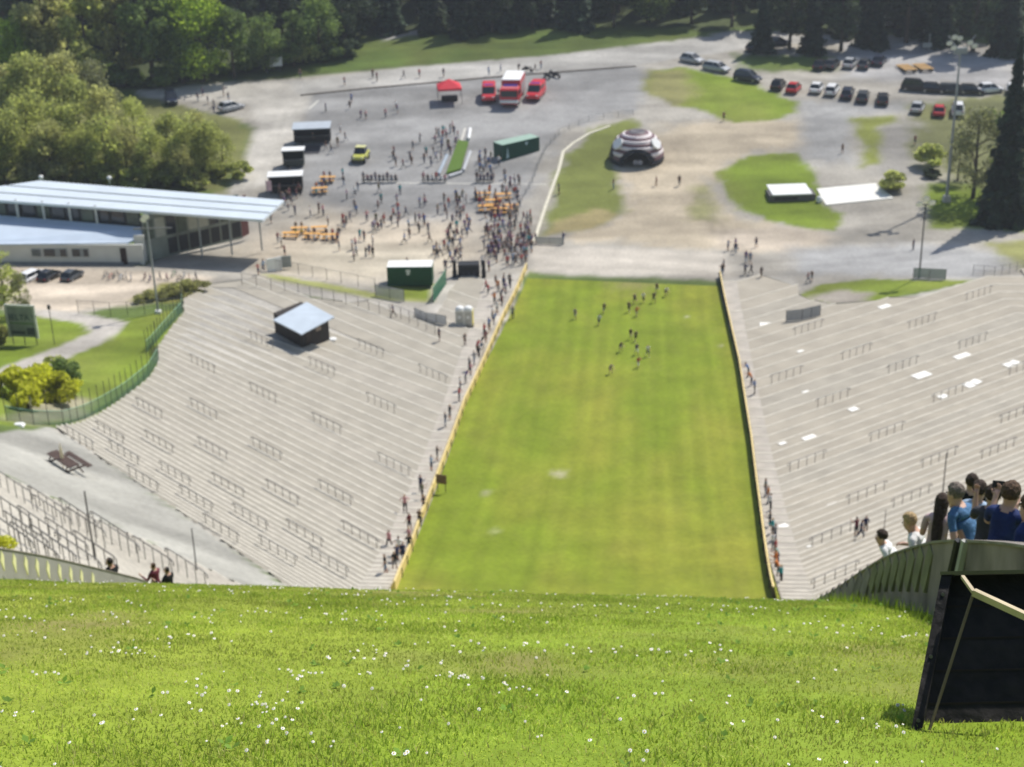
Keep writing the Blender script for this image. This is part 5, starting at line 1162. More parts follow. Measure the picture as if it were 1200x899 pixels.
# ================================================================== trees and bushes
BARK = mat('bark', (.09, .07, .05), .9, .2, 3)
def leafm(name, c, tr=.35): return mat(name, c, .6, .25, .35, trans=tr, island=.45, spec=.15)
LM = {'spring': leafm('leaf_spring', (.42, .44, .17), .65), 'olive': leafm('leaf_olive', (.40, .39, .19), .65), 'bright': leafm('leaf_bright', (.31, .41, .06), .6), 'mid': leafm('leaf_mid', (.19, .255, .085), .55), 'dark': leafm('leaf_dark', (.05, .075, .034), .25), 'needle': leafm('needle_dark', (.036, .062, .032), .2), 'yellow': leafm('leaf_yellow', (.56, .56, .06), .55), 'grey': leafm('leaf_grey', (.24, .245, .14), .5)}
def quads(c, nrm, size, r):
    n = len(c); a = r.normal(size=(n, 3)); nrm = nrm / (np.linalg.norm(nrm, axis=1, keepdims=True) + 1e-9)
    u = np.cross(nrm, a); u /= np.linalg.norm(u, axis=1, keepdims=True) + 1e-9; v = np.cross(nrm, u)
    s = (size * r.uniform(.6, 1.35, n))[:, None]; u = u * s; v = v * s * .65
    co = np.stack([c - u, c - v * .9, c + u, c + v * .9], 1).reshape(-1, 3)
    return co, np.arange(4 * n).reshape(n, 4)
def crown_decid(seed, h, w, base, n, size, lobes=16, hollow=.55):
    r = np.random.default_rng(seed); cs = []; ns = []
    lc = []
    for k in range(lobes):
        f = r.uniform(0, 1); zc = base + (h - base) * (.12 + .8 * f); rad = w * .5 * math.sin(math.pi * min(.97, .18 + .74 * f)) ** .8
        a = r.uniform(0, 6.28); q = r.uniform(.35, .85); lc.append((math.cos(a) * rad * q, math.sin(a) * rad * q, zc, r.uniform(.12, .25) * w))
    wts = np.array([l[3] ** 2 for l in lc]); wts /= wts.sum()
    for l, wt in zip(lc, wts):
        m = int(n * wt) + 1; d = r.normal(size=(m, 3)); d /= np.linalg.norm(d, axis=1, keepdims=True)
        rr = l[3] * (hollow + (1.12 - hollow) * r.uniform(0, 1, m) ** .6)
        c = np.array(l[:3]) + d * rr[:, None] * np.array((1, 1, .78)); cs.append(c); ns.append(d + r.normal(size=(m, 3)) * .7)
    c = np.concatenate(cs); co, q = quads(c, np.concatenate(ns), np.full(len(c), size), r)
    return raw_mesh('crown', co, q), lc
def crown_conif(seed, h, w, base, n, size):
    r = np.random.default_rng(seed); f = r.uniform(0, 1, n) ** 1.55; z = base + (h - base) * f
    tiers = np.abs(np.sin(z * 2.4 + 1.2 * r.normal(size=n) * .25)); prof = w * .5 * (1 - f) ** .85 * (.55 + .45 * tiers)
    a = r.uniform(0, 6.28, n); irr = 1 + .22 * np.sin(a * 3 + seed) + .15 * np.sin(a * 7 + z * 1.3); q = r.uniform(0, 1, n) ** .45 * prof * irr
    c = np.stack([np.cos(a) * q, np.sin(a) * q, z - q * .28], 1); nn = np.stack([np.cos(a) * .35, np.sin(a) * .35, np.ones(n)], 1) + r.normal(size=(n, 3)) * .45
    co, k = quads(c, nn, np.full(n, size) * np.clip(1.15 - .6 * f, .4, 1.2), r); return raw_mesh('crown', co, k)
def trunk_mesh(h, w, base, lc=None, r0=None):
    m = MB(); r0 = r0 or h * .016 + .05
    pts = [Vector((0, 0, -.3)), Vector((.03 * h * .2, 0, base)), Vector((0, .02 * h, h * .62)), Vector((0, 0, h * .86))]; rs = [r0 * 1.25, r0 * .85, r0 * .5, r0 * .16]
    for i in range(3): m.tube(pts[i], pts[i + 1], rs[i], rs[i + 1], n=7)
    for l in (lc or [])[:9]:
        z = max(base * .85, l[2] - .35 * math.hypot(l[0], l[1]) - .5); m.tube((0, .01 * h, min(z, h * .8)), l[:3], r0 * .38, r0 * .1, n=5)
    return m.mesh('trunk', BARK, smooth=True)
TP = {}
def tree_proto(key):
    kind, seed = key
    if key in TP: return TP[key]
    if kind == 'leafy': cr, lc = crown_decid(seed, 10, 7.2, .5, 5600, .2, 36, .2); tk = trunk_mesh(10, 7.5, 2.4, lc)
    elif kind == 'loose': cr, lc = crown_decid(seed, 10, 6.4, .6, 2600, .19, 26, .1); tk = trunk_mesh(10, 6.2, 2.0, lc)
    elif kind == 'tall': cr, lc = crown_decid(seed, 10, 5.0, 1.3, 4200, .22, 22, .4); tk = trunk_mesh(10, 5, 2.2, lc)
    elif kind == 'spruce': cr = crown_conif(seed, 10, 3.7, .5, 5200, .30); tk = trunk_mesh(10, 3.7, 1.0)
    elif kind == 'bush': cr, lc = crown_decid(seed, 1.0, 1.25, .02, 1500, .075, 10, .4); tk = trunk_mesh(1.0, 1.2, .1, lc, .03)
    TP[key] = (cr, tk); return TP[key]
def tree(name, label, px, py, top, kind, seed, leaf, group=None, wide=1.0, loc=None, cat='tree', h=None):
    g = G(px, py) if loc is None else Vector(loc); cr, tk = tree_proto((kind, seed))
    if h is None: h = height_to(g, px, top)
    sc = h if kind == 'bush' else h / 10.0
    r = thing(name, label, cat, g, random.uniform(0, 6.28), group); r.scale = (sc * wide, sc * wide, sc)
    o = link('crown', cr, r)
    if not cr.materials: cr.materials.append(LM['mid'])
    o.material_slots[0].link = 'OBJECT'; o.material_slots[0].material = LM[leaf]
    link('trunk', tk, r); return r
words_ = ['ragged', 'dense', 'narrow', 'broad', 'shaggy', 'pointed', 'crooked', 'full']
gpv = 'spring green trees behind the pavilion'
TL = [(-20, 190, 95, 'leafy', 'olive'), (20, 212, 128, 'leafy', 'spring'), (45, 175, 62, 'leafy', 'spring'), (62, 214, 138, 'leafy', 'olive'), (15, 160, 72, 'tall', 'olive'), (80, 160, 60, 'leafy', 'olive'), (100, 190, 90, 'leafy', 'spring'), (103, 216, 150, 'leafy', 'spring'), (118, 158, 68, 'loose', 'grey'), (132, 190, 98, 'loose', 'olive'), (150, 212, 146, 'leafy', 'olive'), (160, 180, 112, 'loose', 'spring'), (182, 216, 150, 'leafy', 'spring'), (200, 190, 130, 'leafy', 'spring'), (222, 210, 138, 'leafy', 'spring'), (215, 218, 168, 'leafy', 'olive'), (245, 208, 140, 'leafy', 'spring'), (262, 200, 152, 'loose', 'spring'), (40, 196, 108, 'leafy', 'spring'), (-30, 215, 140, 'leafy', 'spring'), (80, 205, 118, 'leafy', 'spring'), (128, 214, 132, 'loose', 'spring'), (232, 186, 128, 'loose', 'olive'), (172, 218, 175, 'leafy', 'olive')]
WS = {'leafy': 'round leafy', 'loose': 'thin see-through', 'tall': 'slim upright', 'spring': 'fresh green', 'olive': 'olive brown', 'grey': 'greyish'}
for i, (x, y, t, k_, lf) in enumerate(sorted(TL)):
    tree('deciduous_tree', f'{WS[k_]} {WS[lf]} tree, {ordinal(i) if i < 20 else ["twenty-first", "twenty-second", "twenty-third", "twenty-fourth"][i - 20]} along the grove behind the pavilion roof', x, y, t, k_, 10 + i % 4, lf, gpv, .95 if k_ == 'leafy' else 1.0)
for i, x in enumerate(range(10, 275, 22)):
    tree('undergrowth_bush', f'{words_[i % 8]} green bush, {ordinal(i)} in the undergrowth behind the pavilion roof', x + random.uniform(-5, 5), 218 - (8 if x > 235 else 0) + random.uniform(-3, 3), 0, 'bush', i % 4, random.choice(['spring', 'olive', 'spring']), 'bushes under the grove', 1.3, cat='bush', h=random.uniform(2.6, 4.2))
gf = 'trees at the edge of the wood'
for i, x in enumerate(range(20, 420, 24)):
    tree('undergrowth_bush', f'{words_[i % 8]} bush, {ordinal(i)} along the roadside edge of the wood', x, (104 if x < 190 else 98 - (x - 190) * .13) - 3, 0, 'bush', i % 4, random.choice(['mid', 'mid', 'spring', 'dark']), 'bushes along the roadside wood', 1.5, cat='bush', h=random.uniform(2.2, 4.5))
TF = [(28, 108, 18, 'leafy', 'bright', 'small bright green tree before dark spruces beside the grove'), (60, 100, -40, 'tall', 'olive', 'slender tall tree with thin olive leaves above the grove'), (105, 108, -35, 'tall', 'spring', 'pale slender tree rising behind the grove'), (145, 102, -20, 'tall', 'olive', 'olive tree between the slender pair and the big bright tree'), (238, 96, -22, 'leafy', 'bright', 'big bright yellow green tree above the road bend'), (215, 98, 10, 'leafy', 'mid', 'mid green tree in front of the big bright tree trunk'), (275, 92, 5, 'tall', 'mid', 'slim mid green tree beside the big bright tree'), (312, 84, 18, 'leafy', 'mid', 'bushy mid green tree before the roadside sign'), (345, 78, 12, 'tall', 'mid', 'slim mid green tree above the roadside sign'), (375, 72, -10, 'leafy', 'mid', 'round green tree at the start of the grass bank'), (405, 62, -25, 'tall', 'dark', 'dark slim tree at the top of the grass bank start'), (180, 100, -40, 'tall', 'mid', 'tall green tree behind the parked blue van')]
for x, y, t, k_, lf, lb in TF: tree('deciduous_tree', lb, x, y, t, k_, 10 + x % 4, lf, gf)
gw = 'dark trees of the wood beyond the road'
n = 0; rr = random.Random(5)
rows = [(44, 16, 20, 410, 1200), (30, 14, 10, 420, 1240), (16, 13, 0, -40, 1260), (2, 13, -8, -60, 1260), (-14, 13, -20, -60, 1260), (64, 14, 6, -60, 200), (46, 13, 0, -60, 420)]
words_ = ['ragged', 'dense', 'narrow', 'broad', 'shaggy', 'pointed', 'crooked', 'full']
for ri, (y, hm_, ov, xa, xb) in enumerate(rows):
    x = xa; k2 = 0
    while x < xb:
        con = rr.random() < .55; yy = y - (max(0, x - 410) * .035 if ri == 0 else 0) + rr.uniform(-4, 4) - (10 if 720 < x < 880 and ri == 0 else 0) + (8 if x > 980 and ri < 2 else 0)
        if not (ri == 0 and 640 < x < 900) and not (ri == 1 and 1000 < x < 1060):
            g = hit(x, yy, 0, 100); h = rr.uniform(13, 20) if con else rr.uniform(10, 15)
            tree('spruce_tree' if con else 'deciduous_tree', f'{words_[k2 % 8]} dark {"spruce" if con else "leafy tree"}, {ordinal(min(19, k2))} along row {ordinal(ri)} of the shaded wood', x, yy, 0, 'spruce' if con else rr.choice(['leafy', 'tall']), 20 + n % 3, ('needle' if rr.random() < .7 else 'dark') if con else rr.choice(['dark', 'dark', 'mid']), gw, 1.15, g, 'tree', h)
            n += 1
        k2 += 1; x += rr.uniform(30, 52)
for i, (x, y, h) in enumerate([(893, 66, 13), (925, 64, 15), (952, 68, 14), (985, 66, 16), (1022, 60, 17), (1062, 56, 18), (1100, 58, 17), (1140, 66, 18), (1180, 70, 19)]):
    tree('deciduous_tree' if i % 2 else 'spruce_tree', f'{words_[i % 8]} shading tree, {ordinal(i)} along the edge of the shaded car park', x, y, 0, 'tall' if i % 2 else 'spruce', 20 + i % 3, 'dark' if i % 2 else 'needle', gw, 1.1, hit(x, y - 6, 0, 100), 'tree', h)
# right side
tree('spruce_tree', 'tall dark spruce standing alone beside the lighting mast', 1174, 262, 44, 'spruce', 31, 'needle', None, .74)
tree('deciduous_tree', 'thin grey green tree in front of the spruce', 1140, 232, 118, 'loose', 12, 'grey', None, 1.0)
tree('deciduous_tree', 'small greyish tree between the mast and the thin tree', 1122, 212, 158, 'loose', 13, 'grey', None, .9)
tree('deciduous_tree', 'leafy dark green tree behind the lone spruce at the frame edge', 1208, 240, 100, 'leafy', 11, 'mid', None, 1.0)
tree('round_bush', 'round green bush beside the white slab', 1045, 221, 201, 'bush', 3, 'spring', None, 1.5, cat='bush')
tree('round_bush', 'small bush with yellow green leaves by the parking island', 1092, 196, 172, 'bush', 4, 'spring', None, 1.3, cat='bush')
tree('dark_bush', 'low dark bush beneath the lighting mast', 1092, 208, 197, 'bush', 2, 'dark', None, 1.6, cat='bush')
gb_ = 'yellow green bushes on the lawn slope'
for i, (x, y, t, lf, wd, lb) in enumerate([(28, 470, 432, 'yellow', .95, 'yellow green bush with a flat top near the garden path'), (50, 464, 428, 'yellow', .9, 'bright yellow bush in the middle of the bush group'), (70, 472, 438, 'yellow', .95, 'large yellow bush leaning over the green netting'), (80, 450, 422, 'mid', 1.0, 'small dark conical bush behind the yellow ones'), (34, 480, 452, 'yellow', 1.0, 'low yellow bush at the foot of the group'), (86, 464, 446, 'yellow', 1.1, 'small yellow bush at the netting end of the group'), (4, 462, 440, 'yellow', 1.2, 'yellow bush at the frame edge by the path'), (66, 442, 418, 'spring', 1.0, 'olive bush touching the garden path')]):
    tree('yellow_bush', lb, x, y, t, 'bush', i % 4, lf, gb_, wd, cat='bush')
tree('shrub', 'dark green shrub beside the billboard', -4, 408, 360, 'bush', 1, 'olive', None, .5, cat='bush')
tree('deciduous_tree', 'pale spring tree in front of the white estate car', 8, 372, 292, 'loose', 10, 'spring', None, .9)
tree('deciduous_tree', 'second pale tree behind the billboard', 28, 372, 318, 'loose', 11, 'grey', None, .8)
for i, (x, y, t, lb) in enumerate([(164, 355, 346, 'low dry bush at the near end of the fence planting'), (176, 352, 341, 'round dry bush in the middle of the fence planting'), (190, 350, 338, 'olive bush beside the floodlight pole foot'), (215, 346, 330, 'long grassy bush at the corner of the car park'), (232, 342, 330, 'pale grassy bush next to the terrace corner'), (203, 348, 334, 'olive grassy bush between the pole and terrace corner')]): tree('low_bush', lb, x, y, t, 'bush', i % 4, 'olive', 'dry bushes by the car park fence', 1.5, cat='bush')
tree('yellow_bush', 'pale yellow weed clump at the frame edge above the grey wall', 4, 646, 628, 'bush', 2, 'yellow', None, 1.4, loc=hit(-2, 650, 0, 60), cat='bush', h=.9)
# ================================================================== foreground: grass blades, daisies, wall, box, spectators
r = np.random.default_rng(3)
def near_ground(x, y):
    s, t = st(x, y); return hgt(x, y) + np.clip((30 - s) / 8, 0, 1) * ((fbm(x * 1.4, y * 1.4, 5) - .5) * .06 + (fbm(x * 6, y * 6, 6) - .5) * .02) + .01
def scatter(n, smin, smax, pw=1.0, wide=.5):
    s = smin + (smax - smin) * r.uniform(0, 1, n) ** pw; d = s * 1.15
    half = .345 * d + wide; x = r.uniform(-1, 1, n) * half; y = s; 
    ss, tt = st(x, y); k = (tt < 6.9) & (tt > -7.1); return x[k], y[k]
def blades(name, n, smin, smax, pw, hlo, hhi, wid, m, cut=None):
    x, y = scatter(int(n * 1.35), smin, smax, pw, 2.6)
    cl = fbm(x * 1.1, y * 1.1, 71, 3); dry = np.clip((fbm(x * .55, y * .55, 61, 3) - .58) * 5, 0, 1)
    keep = r.uniform(0, 1, len(x)) > dry * .75
    if cut is not None: keep &= r.uniform(0, 1, len(x)) < np.clip((cl - cut) * 6, 0, 1)
    x, y, cl = x[keep], y[keep], cl[keep]; n = len(x)
    h = r.uniform(hlo, hhi, n) * (.55 + .9 * cl); a = r.uniform(0, 6.28, n); w = wid * r.uniform(.7, 1.4, n)
    z = near_ground(x, y) - .004; lean = r.uniform(.15, 1.0, n) * h; la = r.uniform(0, 6.28, n)
    ux, uy = np.cos(a) * w, np.sin(a) * w; lx_, ly_ = np.cos(la) * lean, np.sin(la) * lean
    b0 = np.stack([x - ux, y - uy, z], 1); b1 = np.stack([x + ux, y + uy, z], 1)
    m0 = np.stack([x - ux * .75 + lx_ * .35, y - uy * .75 + ly_ * .35, z + h * .6], 1); m1 = np.stack([x + ux * .75 + lx_ * .35, y + uy * .75 + ly_ * .35, z + h * .6], 1); tp = np.stack([x + lx_, y + ly_, z + h], 1)
    co = np.stack([b0, b1, m1, m0, tp], 1).reshape(-1, 3); i = np.arange(n)[:, None] * 5
    me = bpy.data.meshes.new(name); nv = len(co); me.vertices.add(nv); me.vertices.foreach_set('co', co.astype(np.float32).ravel())
    lo = np.concatenate([i + 0, i + 1, i + 2, i + 3, i + 3, i + 2, i + 4], 1).ravel(); me.loops.add(len(lo)); me.loops.foreach_set('vertex_index', lo.astype(np.int32))
    ls = np.stack([np.arange(n) * 7, np.arange(n) * 7 + 4], 1).ravel(); me.polygons.add(2 * n); me.polygons.foreach_set('loop_start', ls.astype(np.int32)); me.update(calc_edges=True)
    me.materials.append(m); o = link(name, me); o['kind'] = 'stuff'; return o
GM1 = mat('grass_blade', (.375, .425, .10), .6, .42, .55, trans=.5, island=.3, spec=.25); GM2 = mat('grass_blade_lush', (.29, .385, .06), .6, .3, 1.2, trans=.5, island=.3, spec=.25); GM3 = mat('grass_blade_dry', (.46, .43, .16), .6, .2, 2, trans=.3, island=.3, spec=.2)
blades('grass', 300000, 4.2, 19.5, .85, .012, .032, .0036, GM1)
blades('grass', 120000, 4.2, 19.5, .85, .015, .04, .0042, GM2, .48)
blades('grass', 40000, 4.2, 19.5, .85, .015, .045, .003, GM3)
# daisies in loose clusters
x, y = [], []
cx_, cy_ = scatter(85, 5, 19, .8)
for a, b in zip(cx_, cy_):
    k = int(r.integers(1, 9)); sp = r.uniform(.05, .35); x += list(a + r.normal(size=k) * sp * 1.4); y += list(b + r.normal(size=k) * sp)
x2, y2 = scatter(90, 5, 19, .8); x = np.concatenate([x, x2]); y = np.concatenate([y, y2])
# clusters seen in the photograph's grass
for px, py, k, sp in [(155, 774, 8, .14), (40, 800, 6, .1), (350, 795, 10, .14), (440, 775, 12, .2), (230, 822, 10, .25), (320, 828, 14, .16), (18, 848, 4, .06), (300, 858, 12, .2), (540, 800, 12, .1), (600, 808, 10, .16), (660, 770, 14, .25), (790, 772, 5, .08), (240, 750, 8, .2), (640, 715, 10, .5), (410, 725, 8, .3), (820, 765, 5, .2), (760, 820, 3, .1), (910, 875, 1, .01), (850, 768, 1, .02), (1080, 838, 5, .1), (60, 720, 14, .6), (300, 692, 16, .9), (150, 770, 8, .2)]:
    p = hit(px, py); x = np.concatenate([x, p.x + r.normal(size=k) * sp]); y = np.concatenate([y, p.y + r.normal(size=k) * sp])
st_, tt_ = st(x, y); k = (tt_ < 6.7); x, y = x[k], y[k]
mb = MB()
for a, b in zip(x, y):
    R_ = r.uniform(.0065, .0125); z = float(near_ground(a, b)) + r.uniform(.035, .06); tl = Vector((r.uniform(-.35, .35), r.uniform(-.7, .05), 1)).normalized(); u = tl.orthogonal().normalized(); v = tl.cross(u); c = Vector((a, b, z))
    ring = [c + (u * math.cos(q) + v * math.sin(q)) * R_ * (1 if i % 2 else .82) for i, q in enumerate(np.linspace(0, 6.283, 13)[:-1])]
    mb.add([c + tl * .001] + ring, [(0, 1 + i, 1 + (i + 1) % 12) for i in range(12)], 0)
    cen = [c + tl * .004 + (u * math.cos(q) + v * math.sin(q)) * R_ * .34 for q in np.linspace(0, 6.283, 7)[:-1]]; mb.add(cen, [tuple(range(6))], 1)
    mb.tube((a, b, z - .06), c, .0012, n=3, mi=2)
o = mb.build('daisies', [mat('daisy_petal', (.82, .82, .78), .6, .03, 5), mat('daisy_centre', (.65, .42, .02), .7, .05, 5), GM2]); o['kind'] = 'stuff'
mb = MB()   # broad weed leaves among the blades
for a, b in zip(*scatter(160, 4.4, 19, .8)):
    c = Vector((a, b, float(near_ground(a, b)) + .015))
    for q in range(int(r.integers(3, 7))):
        an = r.uniform(0, 6.28); d = Vector((math.cos(an), math.sin(an), r.uniform(.1, .8))).normalized(); L_ = r.uniform(.025, .06); s_ = Vector((-math.sin(an), math.cos(an), 0)) * L_ * .3
        mb.add([c, c + d * L_ * .55 + s_, c + d * L_, c + d * L_ * .55 - s_], [(0, 1, 2, 3)])
o = mb.build('weed_leaves', mat('weed_leaf', (.20, .33, .05), .85, .2, 3, trans=.35, island=.3)); o['kind'] = 'stuff'
# concrete wall along the stairs
WC = mat('wall_concrete', (.23, .19, .18), .9, .45, 1.3, bump=.5, detail=8); WC2 = mat('wall_concrete_ribbed', (.19, .165, .15), .9, .45, 2.2, bump=.5, detail=8); RIBC = mat('olive_rib', (.19, .185, .11), .9, .25, 4); COPE = mat('wall_coping', (.24, .215, .19), .9, .25, 3)
def wall_run(side, t_in, s0, s1, topf, label, ribs, th=.16):
    root = thing('stair_wall', label, 'wall', (*map(float, xy(s0, side * t_in)), 0)); O2 = root.location.copy(); N_ = 40
    def P(s, t, z): X_, Y_ = xy(s, side * t); return Vector((float(X_), float(Y_), z)) - O2
    def gnd(s, t): X_, Y_ = xy(s, side * t); return float(hgt(X_, Y_))
    ss = np.linspace(s0, s1, N_ + 1); lean = .10
    m = MB(); cp = MB()
    for a, b in zip(ss[:-1], ss[1:]):
        q = []
        for s in (a, b): q.append((gnd(s, t_in) - 1.0, gnd(s, t_in) + topf(s)))
        m.hexa([P(a, t_in, q[0][0]), P(b, t_in, q[1][0]), P(b, t_in + th + .1, q[1][0]), P(a, t_in + th + .1, q[0][0])], [P(a, t_in + lean, q[0][1]), P(b, t_in + lean, q[1][1]), P(b, t_in + lean + th, q[1][1]), P(a, t_in + lean + th, q[0][1])])
        cp.hexa([P(a, t_in + lean - .015, q[0][1] + .002), P(b, t_in + lean - .015, q[1][1] + .002), P(b, t_in + lean + th + .015, q[1][1] + .002), P(a, t_in + lean + th + .015, q[0][1] + .002)], [P(s, t_in + lean + dt, z + .03) for s, dt, z in ((a, -.015, q[0][1]), (b, -.015, q[1][1]), (b, th + .015, q[1][1]), (a, th + .015, q[0][1]))])
    m.build('wall_body', WC, root); cp.build('coping', COPE, root)
    for (a, b, w_, m_, zb, zt_) in ribs:
        k = MB(); n = max(1, int((b - a) / w_)); 
        for i in range(n):
            s = a + (b - a) * (i + .5) / n; hw2 = w_ * .27; z0, z1 = gnd(s, t_in) + zb * topf(s), gnd(s, t_in) + zt_ * topf(s); o1 = -.007
            f0, f1 = lean * zb, lean * zt_
            k.hexa([P(s - hw2, t_in + f0 + o1, z0), P(s + hw2, t_in + f0 + o1, z0), P(s + hw2, t_in + f0 + .03, z0), P(s - hw2, t_in + f0 + .03, z0)], [P(s - hw2, t_in + f1 + o1, z1), P(s + hw2, t_in + f1 + o1, z1), P(s + hw2, t_in + f1 + .03, z1), P(s - hw2, t_in + f1 + .03, z1)])
        k.build('rib', m_, root)
    return root
topR = lambda s: float(np.interp(s, [6, 12, 14.5, 16.8, 18, 20.5, 22, 25], [.90, .90, .87, .73, .62, .36, .24, .15]))
wr_ = wall_run(1, 6.95, 6.5, 34, topR, 'weathered grey green concrete wall with olive ribs beside the grass slope', [(14.6, 18.2, .42, RIBC, .38, .93), (18.2, 23, .55, WC2, .2, .93)])  # first set of ribs is yellower than the wall
def P7(s, dt, z): X_, Y_ = xy(s, 6.95 + dt); return Vector((float(X_), float(Y_), float(hgt(*xy(s, 6.95))) + z)) - wr_.location
MB().tube(P7(13.55, -.03, -.2), P7(13.6, .09, .90), .05, n=6).build('joint_post', BLACK, wr_); MB().tube(P7(13.25, -.03, -.2), P7(13.35, .09, .90), .045, n=6).build('joint_rail', mat('pale_edge', (.40, .40, .36), .8, .2, 4), wr_)
MB().tube(P7(6.6, .0, .38), P7(13.1, .0, .40), .012, n=5).build('joint_line', BLACK, wr_)
wl_ = wall_run(-1, 7.2, 14, 60, lambda s: float(np.interp(s, [14, 22, 26, 30, 36, 60], [.55, .8, .95, 1.0, .85, .8])), 'pale grey concrete wall with cream pennants beyond the brow of the slope', [])
for c in COL.objects:
    if c.parent == wl_ and c.name.startswith('wall_body'): c.data.materials[0] = mat('wall_pale', (.30, .29, .26), .9, .15, 1.5)
# cream pennants on that wall
for i in range(9):
    px = 5 + i * 13.2; s = 26.0; 
    for s in np.arange(20, 40, .05):
        X_, Y_ = xy(s, -7.08)
        if project((float(X_), float(Y_), float(hgt(X_, Y_)) + .5))[0] > px: break
    z = float(hgt(*xy(s, -7.2))) + .66; X_, Y_ = xy(s, -7.10); an = math.atan2(CP, SP)
    mb = MB(); mb.prism([(-.075, 0), (0, -.27), (.075, 0), (.01, .14)], -.01, .01, M=Matrix.Rotation(R(90), 4, 'X')); o = mb.build('pennant', mat('cream_cloth', (.80, .76, .42), .7, .08, 4)); o.location = (float(X_), float(Y_), z); o.rotation_euler = (0, 0, an)
    tag(o, f'cream pointed pennant hanging on the pale wall, {ordinal(i)} from the frame edge', 'pennant', 'cream pennants on the pale wall')
# black timber box
g0 = hit(1066, 858); dist = (g0 - CAMP).length
tl = atd(1103, 674, dist + .28)
bx = thing('black_box', 'black wooden box with a pale timber rail standing on the grass slope', 'box', g0); rgt = RX2.copy(); rgt.z = 0; rgt.normalize(); bck = ray(1150, 690) * .55
A = Vector((0, 0, -.06)); Bv = tl - g0; wv = rgt * 1.35
def bp_(a, b, c, z=0): return A.lerp(Bv, b) + wv * a + bck * c + Vector((0, 0, z))
BB = mat('tarred_timber', (.013, .011, .010), .6, .7, 7, bump=.5, detail=8)
m = MB()
m.hexa([bp_(0, 0, 0), bp_(.045, 0, 0), bp_(.045, 0, 1), bp_(0, 0, 1)], [bp_(0, 1, 0), bp_(.045, 1, 0), bp_(.045, 1, 1), bp_(0, 1, 1)])
m.hexa([bp_(.045, 0, .42), bp_(1, 0, .42), bp_(1, 0, .5), bp_(.045, 0, .5)], [bp_(.045, 1, .42), bp_(1, 1, .42), bp_(1, 1, .5), bp_(.045, 1, .5)])
m.build('panel', BB, bx)
sm = MB()
for f_ in (.2, .4, .6, .8): sm.hexa([bp_(.05, f_ - .006, .405), bp_(1, f_ - .006, .405), bp_(1, f_ - .006, .419), bp_(.05, f_ - .006, .419)], [bp_(.05, f_ + .006, .405), bp_(1, f_ + .006, .405), bp_(1, f_ + .006, .419), bp_(.05, f_ + .006, .419)])
sm.build('plank_seam', mat('seam_brown', (.03, .024, .018), .9), bx)
bl = MB()
for f_ in (.12, .5, .88):
    q = bp_(.022, f_, -.004); bl.tube(q, q - FW * .008, .011, n=8)
bl.build('bolt', mat('dull_bolt', (.13, .125, .12), .5, metal=.6), bx)
m = MB(); m.hexa([bp_(-.005, 1.002, -.03), bp_(1, 1.002, -.03), bp_(1, 1.002, .55), bp_(-.005, 1.002, .55)], [bp_(-.005, 1.002, -.03, .022), bp_(1, 1.002, -.03, .022), bp_(1, 1.002, .55, .022), bp_(-.005, 1.002, .55, .022)]); m.build('top_board', mat('weathered_edge', (.14, .135, .12), .8, .2, 3), bx)
def on(px, py, d): return atd(px, py, dist + d) - g0
m = MB(); m.tube(on(1128, 676, .2), on(1141, 694, .05), .014, n=4); m.tube(on(1141, 694, .05), on(1210, 726, .0), .026, n=4); m.build('rail', mat('pale_batten', (.50, .42, .27), .7, .15, 4), bx)
MB().tube(on(1140, 697, .06), on(1089, 856, .02), .009, n=4).build('batten', mat('brown_batten', (.17, .13, .08), .7, .15, 4), bx)
# tufts of rough grass against the wall and the box
mb = MB()
for k in range(900):
    s = r.uniform(9, 21.5); t = 6.9 - abs(r.normal()) * .16; X_, Y_ = xy(s, t); z = float(hgt(X_, Y_)); h = r.uniform(.06, .22); a = r.uniform(0, 6.28); d = Vector((math.cos(a) * .06, math.sin(a) * .06, h)); w_ = Vector((-math.sin(a), math.cos(a), 0)) * .006; c = Vector((float(X_), float(Y_), z)); mb.add([c - w_, c + w_, c + d], [(0, 1, 2)])
o = mb.build('grass', GM2); o['kind'] = 'stuff'
# ---------------------------------------------------------------- spectators at the wall
def hair_mesh(me, m, long=0, seed=0, size=1.0):
    h = Vector(me['head']); tilt = me['tilt']; bm = bmesh.new(); bmesh.ops.create_icosphere(bm, subdivisions=4, radius=1.0)
    for v in bm.verts:
        c = v.co.copy(); n1 = vnoise(np.array(c.x * 4 + 9), np.array(c.z * 4 + c.y * 3 + 9), seed); n2 = vnoise(np.array(c.x * 11 + 30), np.array(c.z * 9 + c.y * 7 + 30), seed + 5); k = 1 + .13 * (float(n1) - .5) + .09 * (float(n2) - .5)
        front = c.y > .45 and c.z < .35; drop = 0
        if long and c.z < -.1 and c.y < .35: drop = (-.1 - c.z) * long
        rr_ = .86 if front else 1.0
        v.co = Vector((c.x * .097 * k * rr_, c.y * .112 * k * rr_ - .012, c.z * (.115 if c.z > 0 else .108) * k - drop + .018)) * size
    kill = [f for f in bm.faces if (f.calc_center_median().y > .055 and f.calc_center_median().z < .07) or (f.calc_center_median().z < -.055 and not long)]
    bmesh.ops.delete(bm, geom=kill, context='FACES'); bmesh.ops.rotate(bm, cent=(0, 0, 0), matrix=Matrix.Rotation(-tilt, 3, 'X'), verts=bm.verts); bmesh.ops.translate(bm, vec=h, verts=bm.verts)
    out = bpy.data.meshes.new('hair'); bm.to_mesh(out); bm.free(); out.materials.append(m); out.polygons.foreach_set('use_smooth', [True] * len(out.polygons)); return out
